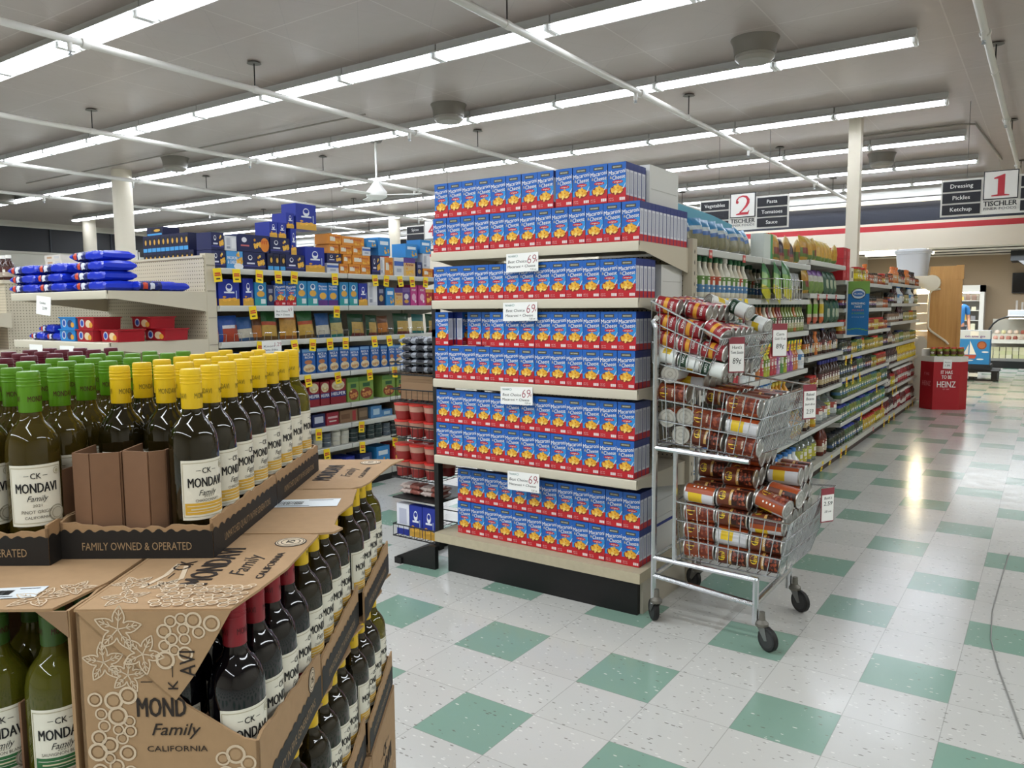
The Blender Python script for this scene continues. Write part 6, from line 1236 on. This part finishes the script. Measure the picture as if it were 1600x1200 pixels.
# red octagonal floor bin with jars
HR = mat('a81420', .45); HX, HY = -.33, 9.95
e = empty('floor_bin', 'red cardboard floor bin of jars with white lettering', 'bin', (HX, HY, 0))
oc = [(-.13, -.25), (.18, -.11), (.26, .05), (.2, .22), (-.1, .25), (-.3, .1), (-.31, -.1)]
m = MB().slab([(x, y, 0) for x, y in oc], (0, 0, .67), HR)
m.slab([(x*1.002, y*1.002, .67) for x, y in oc], (0, 0, .07), mat('e2ded6', .6)); m.obj('bin_body', e)
MB().slab([(x*.98, y*.98, .74) for x, y in oc[4:]], (0, 0, .1), mat('ded9cf', .6)).obj('bin_header', e)
p, q = Vector((-.13, -.25, 0)), Vector((.18, -.11, 0)); u = (q-p).normalized(); nn = Vector((u.y, -u.x, 0))*.002; c = (p+q)/2+nn
m = MB().text('IT HAS', .05, c+Z*.50, u, Z, WHITE, wid=.15, bold=.03).text('TO BE', .05, c+Z*.435, u, Z, WHITE, wid=.13, bold=.03).text('HEINZ', .085, c+Z*.315, u, Z, WHITE, wid=.24).text('EST 1869', .02, c+Z*.28, u, Z, mat('d98a90', .5), wid=.08); m.obj('bin_lettering', e)
p2, q2 = Vector((-.31, -.1, 0)), p; u2 = (q2-p2).normalized(); c2 = (p2+q2)/2+Vector((u2.y, -u2.x, 0))*.002
MB().text('IT HAS', .04, c2+Z*.48, u2, Z, mat('d9787e', .5), wid=.09, bold=.02).text('HEINZ', .07, c2+Z*.33, u2, Z, mat('d9787e', .5), wid=.15, bold=.03).obj('bin_lettering', e)
b = MB().box(-.055, -.002, 0, .055, 0, .13, CARD); o = tag(b.obj('price_card', loc=tuple(Vector((HX, HY, .575))+c+nn*3)), 'handwritten white card on the red floor bin', 'price card'); o.rotation_euler = (0, .04, math.atan2(u.y, u.x))
MB().text('Relish', .018, (0, -.003, .08), X, Z, INK, wid=.07, shear=.1, bold=0).text('1.99', .03, (0, -.003, .03), X, Z, INK, wid=.06, bold=0).obj('handwriting', o)
jar_kind('rel', '7a8a34', 'c23a2a', '6a3a24', .12, .036)
for i in range(15):
    put('rel', (HX-.17+.082*(i % 5), HY-.03+.085*(i//5)+(.03*(i % 5)-.04), .741), i, 'red-lidded jar in the red floor bin, %s row, %s along' % (ORD[i//5], ORD[i % 5]), 'jars in the red floor bin')
# blue cardboard bin on a black pallet
e = empty('pallet_bin', 'blue cardboard bin with white sailboat picture beyond the red bin', 'bin', (-.36, 14.95, 0))
m = MB().box(-.27, 0, .31, .27, .5, .96, mat('2a86cc', .5)).box(-.272, -.002, .80, .272, .502, .961, mat('cfd8e2', .5)); m.obj('bin_body', e)
m = MB(); y = -.004
m.poly([(-.15, y, .42), (.03, y, .42), (.06, y, .49), (-.17, y, .49)], mat('b5503c', .5)).poly([(-.06, y, .5), (.05, y, .5), (-.06, y, .77)], WHITE).poly([(-.08, y, .5), (-.16, y, .5), (-.08, y, .7)], mat('d9dde2', .5)).disc((.14, y, .68), X, Z, .08, .08, mat('8a4a32', .5), 20).disc((.14, y-.001, .68), X, Z, .06, .06, mat('b5683c', .5), 20)
for x, z in ((-.2, .6), (-.05, .385), (.12, .41), (.2, .55)): m.disc((x, y, z), X, Z, .06, .014, mat('dfe8f0', .5), 12)
m.text('on the go', .05, (.02, y-.001, .83), X, Z, mat('6a3a8a', .5), wid=.34, bold=.03); m.obj('bin_picture', e)
MB().box(-.06, -.008, .86, .08, -.004, .95, CARD).obj('bin_card', e)
m = MB()
for x in (-.4, -.05, .32): m.box(x, -.05, 0, x+.1, .75, .17, BLACK)
for k in range(5): m.box(-.42, -.06+.17*k, .17, .44, .06+.17*k, .2, BLACK)
m.box(-.42, -.06, .0, .44, .04, .03, BLACK); o = tag(m.obj('pallet', loc=(-.36, 14.9, 0)), 'black plastic pallet under the blue cardboard bin', 'pallet')
MB().box(-.05, -.066, .08, .1, -.061, .15, CARD).obj('pallet_label', o)
tag(MB().box(-.3, 0, 0, .3, .6, .10, mat('20262e', .5)).obj('black_crate', loc=(-.36, 14.93, .205)), 'flat dark crate between the black pallet and the blue bin', 'crate')
# curved glass deli case: its end faces the aisle
e = empty('deli_case', 'curved-glass deli counter filled with meats and cheese', 'deli case', (-.36, 18.6, 0))
MB().box(0, .0, .0, 2.6, 2.2, .16, BLACK).obj('case_plinth', e)
WS = mat('d5d0c4', .4)
MB().box(0, .05, .16, 2.6, 2.2, .22, mat('8f8f8c', .4)).box(.0, .3, .60, 2.6, 2.2, .64, WS).box(.0, .02, .57, 2.6, .06, .66, mat('e0ddd4', .4)).box(.0, 2.15, .2, 2.6, 2.2, 1.1, WS).box(2.55, .05, .2, 2.6, 2.2, 1.1, WS).box(.35, .0, 1.15, 2.6, 2.2, 1.19, mat('9ea09e', .3)).obj('case_shell', e)
arc = [(.0, .64), (.01, .76), (.05, .90), (.12, 1.02), (.22, 1.11), (.36, 1.17)]
GL = mat('dfe8e6', .03, trans=1, alpha=.25)
m = MB()
for (xa, za), (xb, zb) in zip(arc, arc[1:]): m.slab([(xa, 0, za), (xb, 0, zb), (xb+.006, 0, zb), (xa+.006, 0, za)], (0, 2.2, 0), GL)
m.obj('curved_glass', e)
MB().slab([(x, 0, z) for x, z in arc]+[(2.6, 0, 1.17), (2.6, 0, .64)], (0, .008, 0), GL).obj('case_end', e)
MB().tube([(x, -.004, z) for x, z in arc]+[(2.6, -.004, 1.17)], .02, mat('2a2a2a', .4), 6).obj('case_rim', e)
MB().box(.4, .5, 1.12, 2.4, .6, 1.145, mat('fff4e0', .4, emit=6)).obj('case_lamp', e)
rr = random.Random(4)
MB().box(.06, .75, .64, 2.5, 1.3, .76, WS).obj('display_step', e)
for i in range(26):
    c = rr.choice(['b5665a', 'd9a090', 'e3cfc0', 'c98a7a', 'd9d2a0', 'a84a42'])
    w_ = rr.uniform(.09, .13)
    tag(MB().lathe([(w_*.3, 0), (w_*.5, .02), (w_*.5, .06), (w_*.3, .09)], mat(c, .4), 10).obj('deli_meat', loc=(-.2+.13*(i % 13), 18.98+.55*(i//13), .641+(.12 if i > 12 else 0)), rz=rr.uniform(0, 3)), 'piece of meat behind the deli glass, %s row, %s along' % (('front', 'back')[i > 12], ORD[i % 13]), 'meat', 'meats in the deli case')
for i in range(30):
    tag(MB().box(-.055, -.05, 0, .055, .05, .085, mat(rr.choice(['d9d6b0', 'cfd0a0', 'e2dfc4']), .4)).obj('cheese_pack', loc=(-.28+.125*(i % 10), 18.75, .222+.087*(i//10)), rz=rr.uniform(-.08, .08)), 'pale cheese pack below the deli glass, %s layer, %s along' % (ORD[i//10], ORD[i % 10]), 'package', 'cheese packs under the deli case')
e = empty('deli_scale', 'white counter scale on top of the deli case', 'scale', (.22, 19.1, 1.191)); MB().box(-.2, -.12, 0, .25, .2, .14, mat('d5d6d8', .4)).obj('scale_body', e); MB().box(-.06, .02, .14, -.02, .06, .36, STEEL).box(.05, .02, .14, .09, .06, .32, STEEL).obj('scale_pole', e); MB().box(-.17, -.124, .03, .2, -.12, .12, mat('bfc4c8', .4)).obj('scale_display', e)
e = empty('television', 'black flat television on the deli back wall', 'television', (.75, 20.9, 1.98)); MB().box(-.75, 0, -.24, .75, .06, .27, BLACK).obj('casing', e); MB().box(-.73, -.003, -.22, .73, 0, .25, mat('08080a', .12)).obj('screen', e)
e = empty('range_hood', 'dark hanging hood over the deli counter', 'hood', (.95, 19.6, 2.3)); MB().box(-.95, -.3, .18, 1.5, .9, .5, mat('1c2024', .4)).obj('hood_box', e)
MB().slab([(-.8, -.28, .18), (-.45, -.28, -.12), (1.5, -.28, -.12), (1.5, -.28, .18)], (0, 1.1, 0), mat('77787a', .3, .7)).obj('hood_skirt', e)
e = empty('open_cooler', 'tall white open cooler with lit shelves behind the counter', 'cooler', (-.95, 20.35, 0)); WM = mat('d5d3cc', .4)
MB().box(-.4, .5, 0, .4, .55, 1.95, WM).box(-.4, 0, 0, -.36, .5, 1.95, WM).box(.3, 0, 0, .4, .5, 1.95, WM).box(-.4, 0, 0, .4, .5, .3, WM).box(-.4, 0, 1.78, .4, .5, 1.95, WM).obj('cooler_cabinet', e)
MB().box(-.35, .03, 1.75, .3, .1, 1.775, mat('fffaf0', .4, emit=12)).obj('cooler_lamp', e)
for k in range(5): MB().box(-.36, .05, .55+.25*k, .3, .5, .57+.25*k, WM).obj('cooler_shelf', e)
for k in range(20):
    c = rr.choice(['d9d2c4', 'b98a7a', '8c8c90', 'e0dcc0', 'c0a04a', '6d5a50']); hh = rr.uniform(.08, .16)
    tag(MB().box(-.05, -.05, 0, .05, .05, hh, mat(c, .4)).obj('cooler_pack', loc=(-1.2+.14*(k % 4), 20.5, .572+.25*(k//4)), rz=rr.uniform(-.1, .1)), 'packet in the tall open cooler, %s shelf up, %s along' % (ORD[k//4], ORD[k % 4]), 'package', 'packets in the open cooler')
# person in blue behind the freezer's oak panel
def person():
    e = empty('person', 'person in blue shirt and dark trousers standing by the open cooler', 'person', (-.99, 18.9, 0), .3)
    SK = mat('c08a6e', .5); BS = mat('2f6fa8', .7); DT = mat('17191f', .7); HB = mat('2a1d16', .7)
    def skin(name, vs, es, m, rad):
        me = bpy.data.meshes.new(name); me.from_pydata(vs, es, []); o = bpy.data.objects.new(name, me); COL.objects.link(o); o.parent = e
        o.modifiers.new('skin', 'SKIN')
        for v, r in zip(me.skin_vertices[0].data, rad): v.radius = (r, r*.85) if isinstance(r, float) else r
        me.skin_vertices[0].data[0].use_root = True
        s = o.modifiers.new('sub', 'SUBSURF'); s.levels = 1; s.render_levels = 2
        me.materials.append(m); return o
    J = [(0, 0, .92), (0, 0, 1.1), (0, 0, 1.28), (0, .0, 1.42), (0, 0, 1.49), (0, -.01, 1.56), (0, -.015, 1.64), (0, -.01, 1.70)]
    R_ = [(.15, .11), (.14, .1), (.17, .11), (.13, .09), (.055, .055), (.07, .08), (.078, .095), (.06, .075)]
    E_ = [(i, i+1) for i in range(7)]
    for s in (-1, 1):
        b = len(J); J += [(s*.19, 0, 1.40), (s*.235, .02, 1.12), (s*.22, -.13, .93), (s*.215, -.17, .87)]; R_ += [.06, .045, .032, .03]; E_ += [(3, b), (b, b+1), (b+1, b+2), (b+2, b+3)]
        for f in range(5):
            q = len(J); J += [(s*(.195+.012*f), -.21-.005*(2-abs(f-2)), .835-.004*f), (s*(.193+.013*f), -.225, .79)]; R_ += [.009, .008]; E_ += [(b+3, q), (q, q+1)]
        q = len(J); J += [(s*.095, 0, .86), (s*.10, -.01, .48), (s*.10, .02, .09), (s*.11, -.12, .04)]; R_ += [.09, .062, .042, .038]; E_ += [(0, q), (q, q+1), (q+1, q+2), (q+2, q+3)]
    skin('body', J, E_, SK, R_)
    skin('shirt', [(0, 0, .88), (0, 0, 1.1), (0, 0, 1.28), (0, 0, 1.43), (-.195, 0, 1.395), (.195, 0, 1.395), (-.225, .015, 1.2), (.225, .015, 1.2)], [(0, 1), (1, 2), (2, 3), (3, 4), (3, 5), (4, 6), (5, 7)], BS, [(.17, .125), (.155, .115), (.185, .125), (.145, .1), .074, .074, .062, .062])
    skin('trousers', [(0, 0, .92), (-.1, 0, .86), (.1, 0, .86), (-.103, -.01, .48), (.103, -.01, .48), (-.103, .02, .1), (.103, .02, .1)], [(0, 1), (0, 2), (1, 3), (2, 4), (3, 5), (4, 6)], DT, [(.165, .12), .105, .105, .078, .078, .06, .06])
    skin('hair', [(0, .02, 1.66), (0, .015, 1.73), (0, .06, 1.66)], [(0, 1), (0, 2)], HB, [(.08, .09), (.07, .085), (.06, .05)])
    m = MB()
    for s in (-1, 1): m.disc((s*.03, -.098, 1.645), X, Z, .011, .006, mat('f0ece6', .4), 10).disc((s*.03, -.099, 1.645), X, Z, .005, .005, INK, 8)
    m.obj('eyes', e); MB().slab([(-.012, -.092, 1.605), (.012, -.092, 1.605), (0, -.092, 1.645)], (0, -.02, 0), SK).obj('nose', e); MB().disc((0, -.093, 1.58), X, Z, .022, .006, mat('9a5348', .5), 10).obj('mouth', e)
person()
# thin cable lying on the floor
cp = [(.717, 2.78), (.702, 2.25), (.69, 1.712), (.703, 1.333), (.746, 1.033), (.8, .733), (.845, .48)]
m = MB().tube([(x, y, .003) for x, y in cp], .0028, mat('8f8f8b', .5), 6); tag(m.obj('thin_cable'), 'thin grey cable lying in a curve on the tile floor', 'cable')
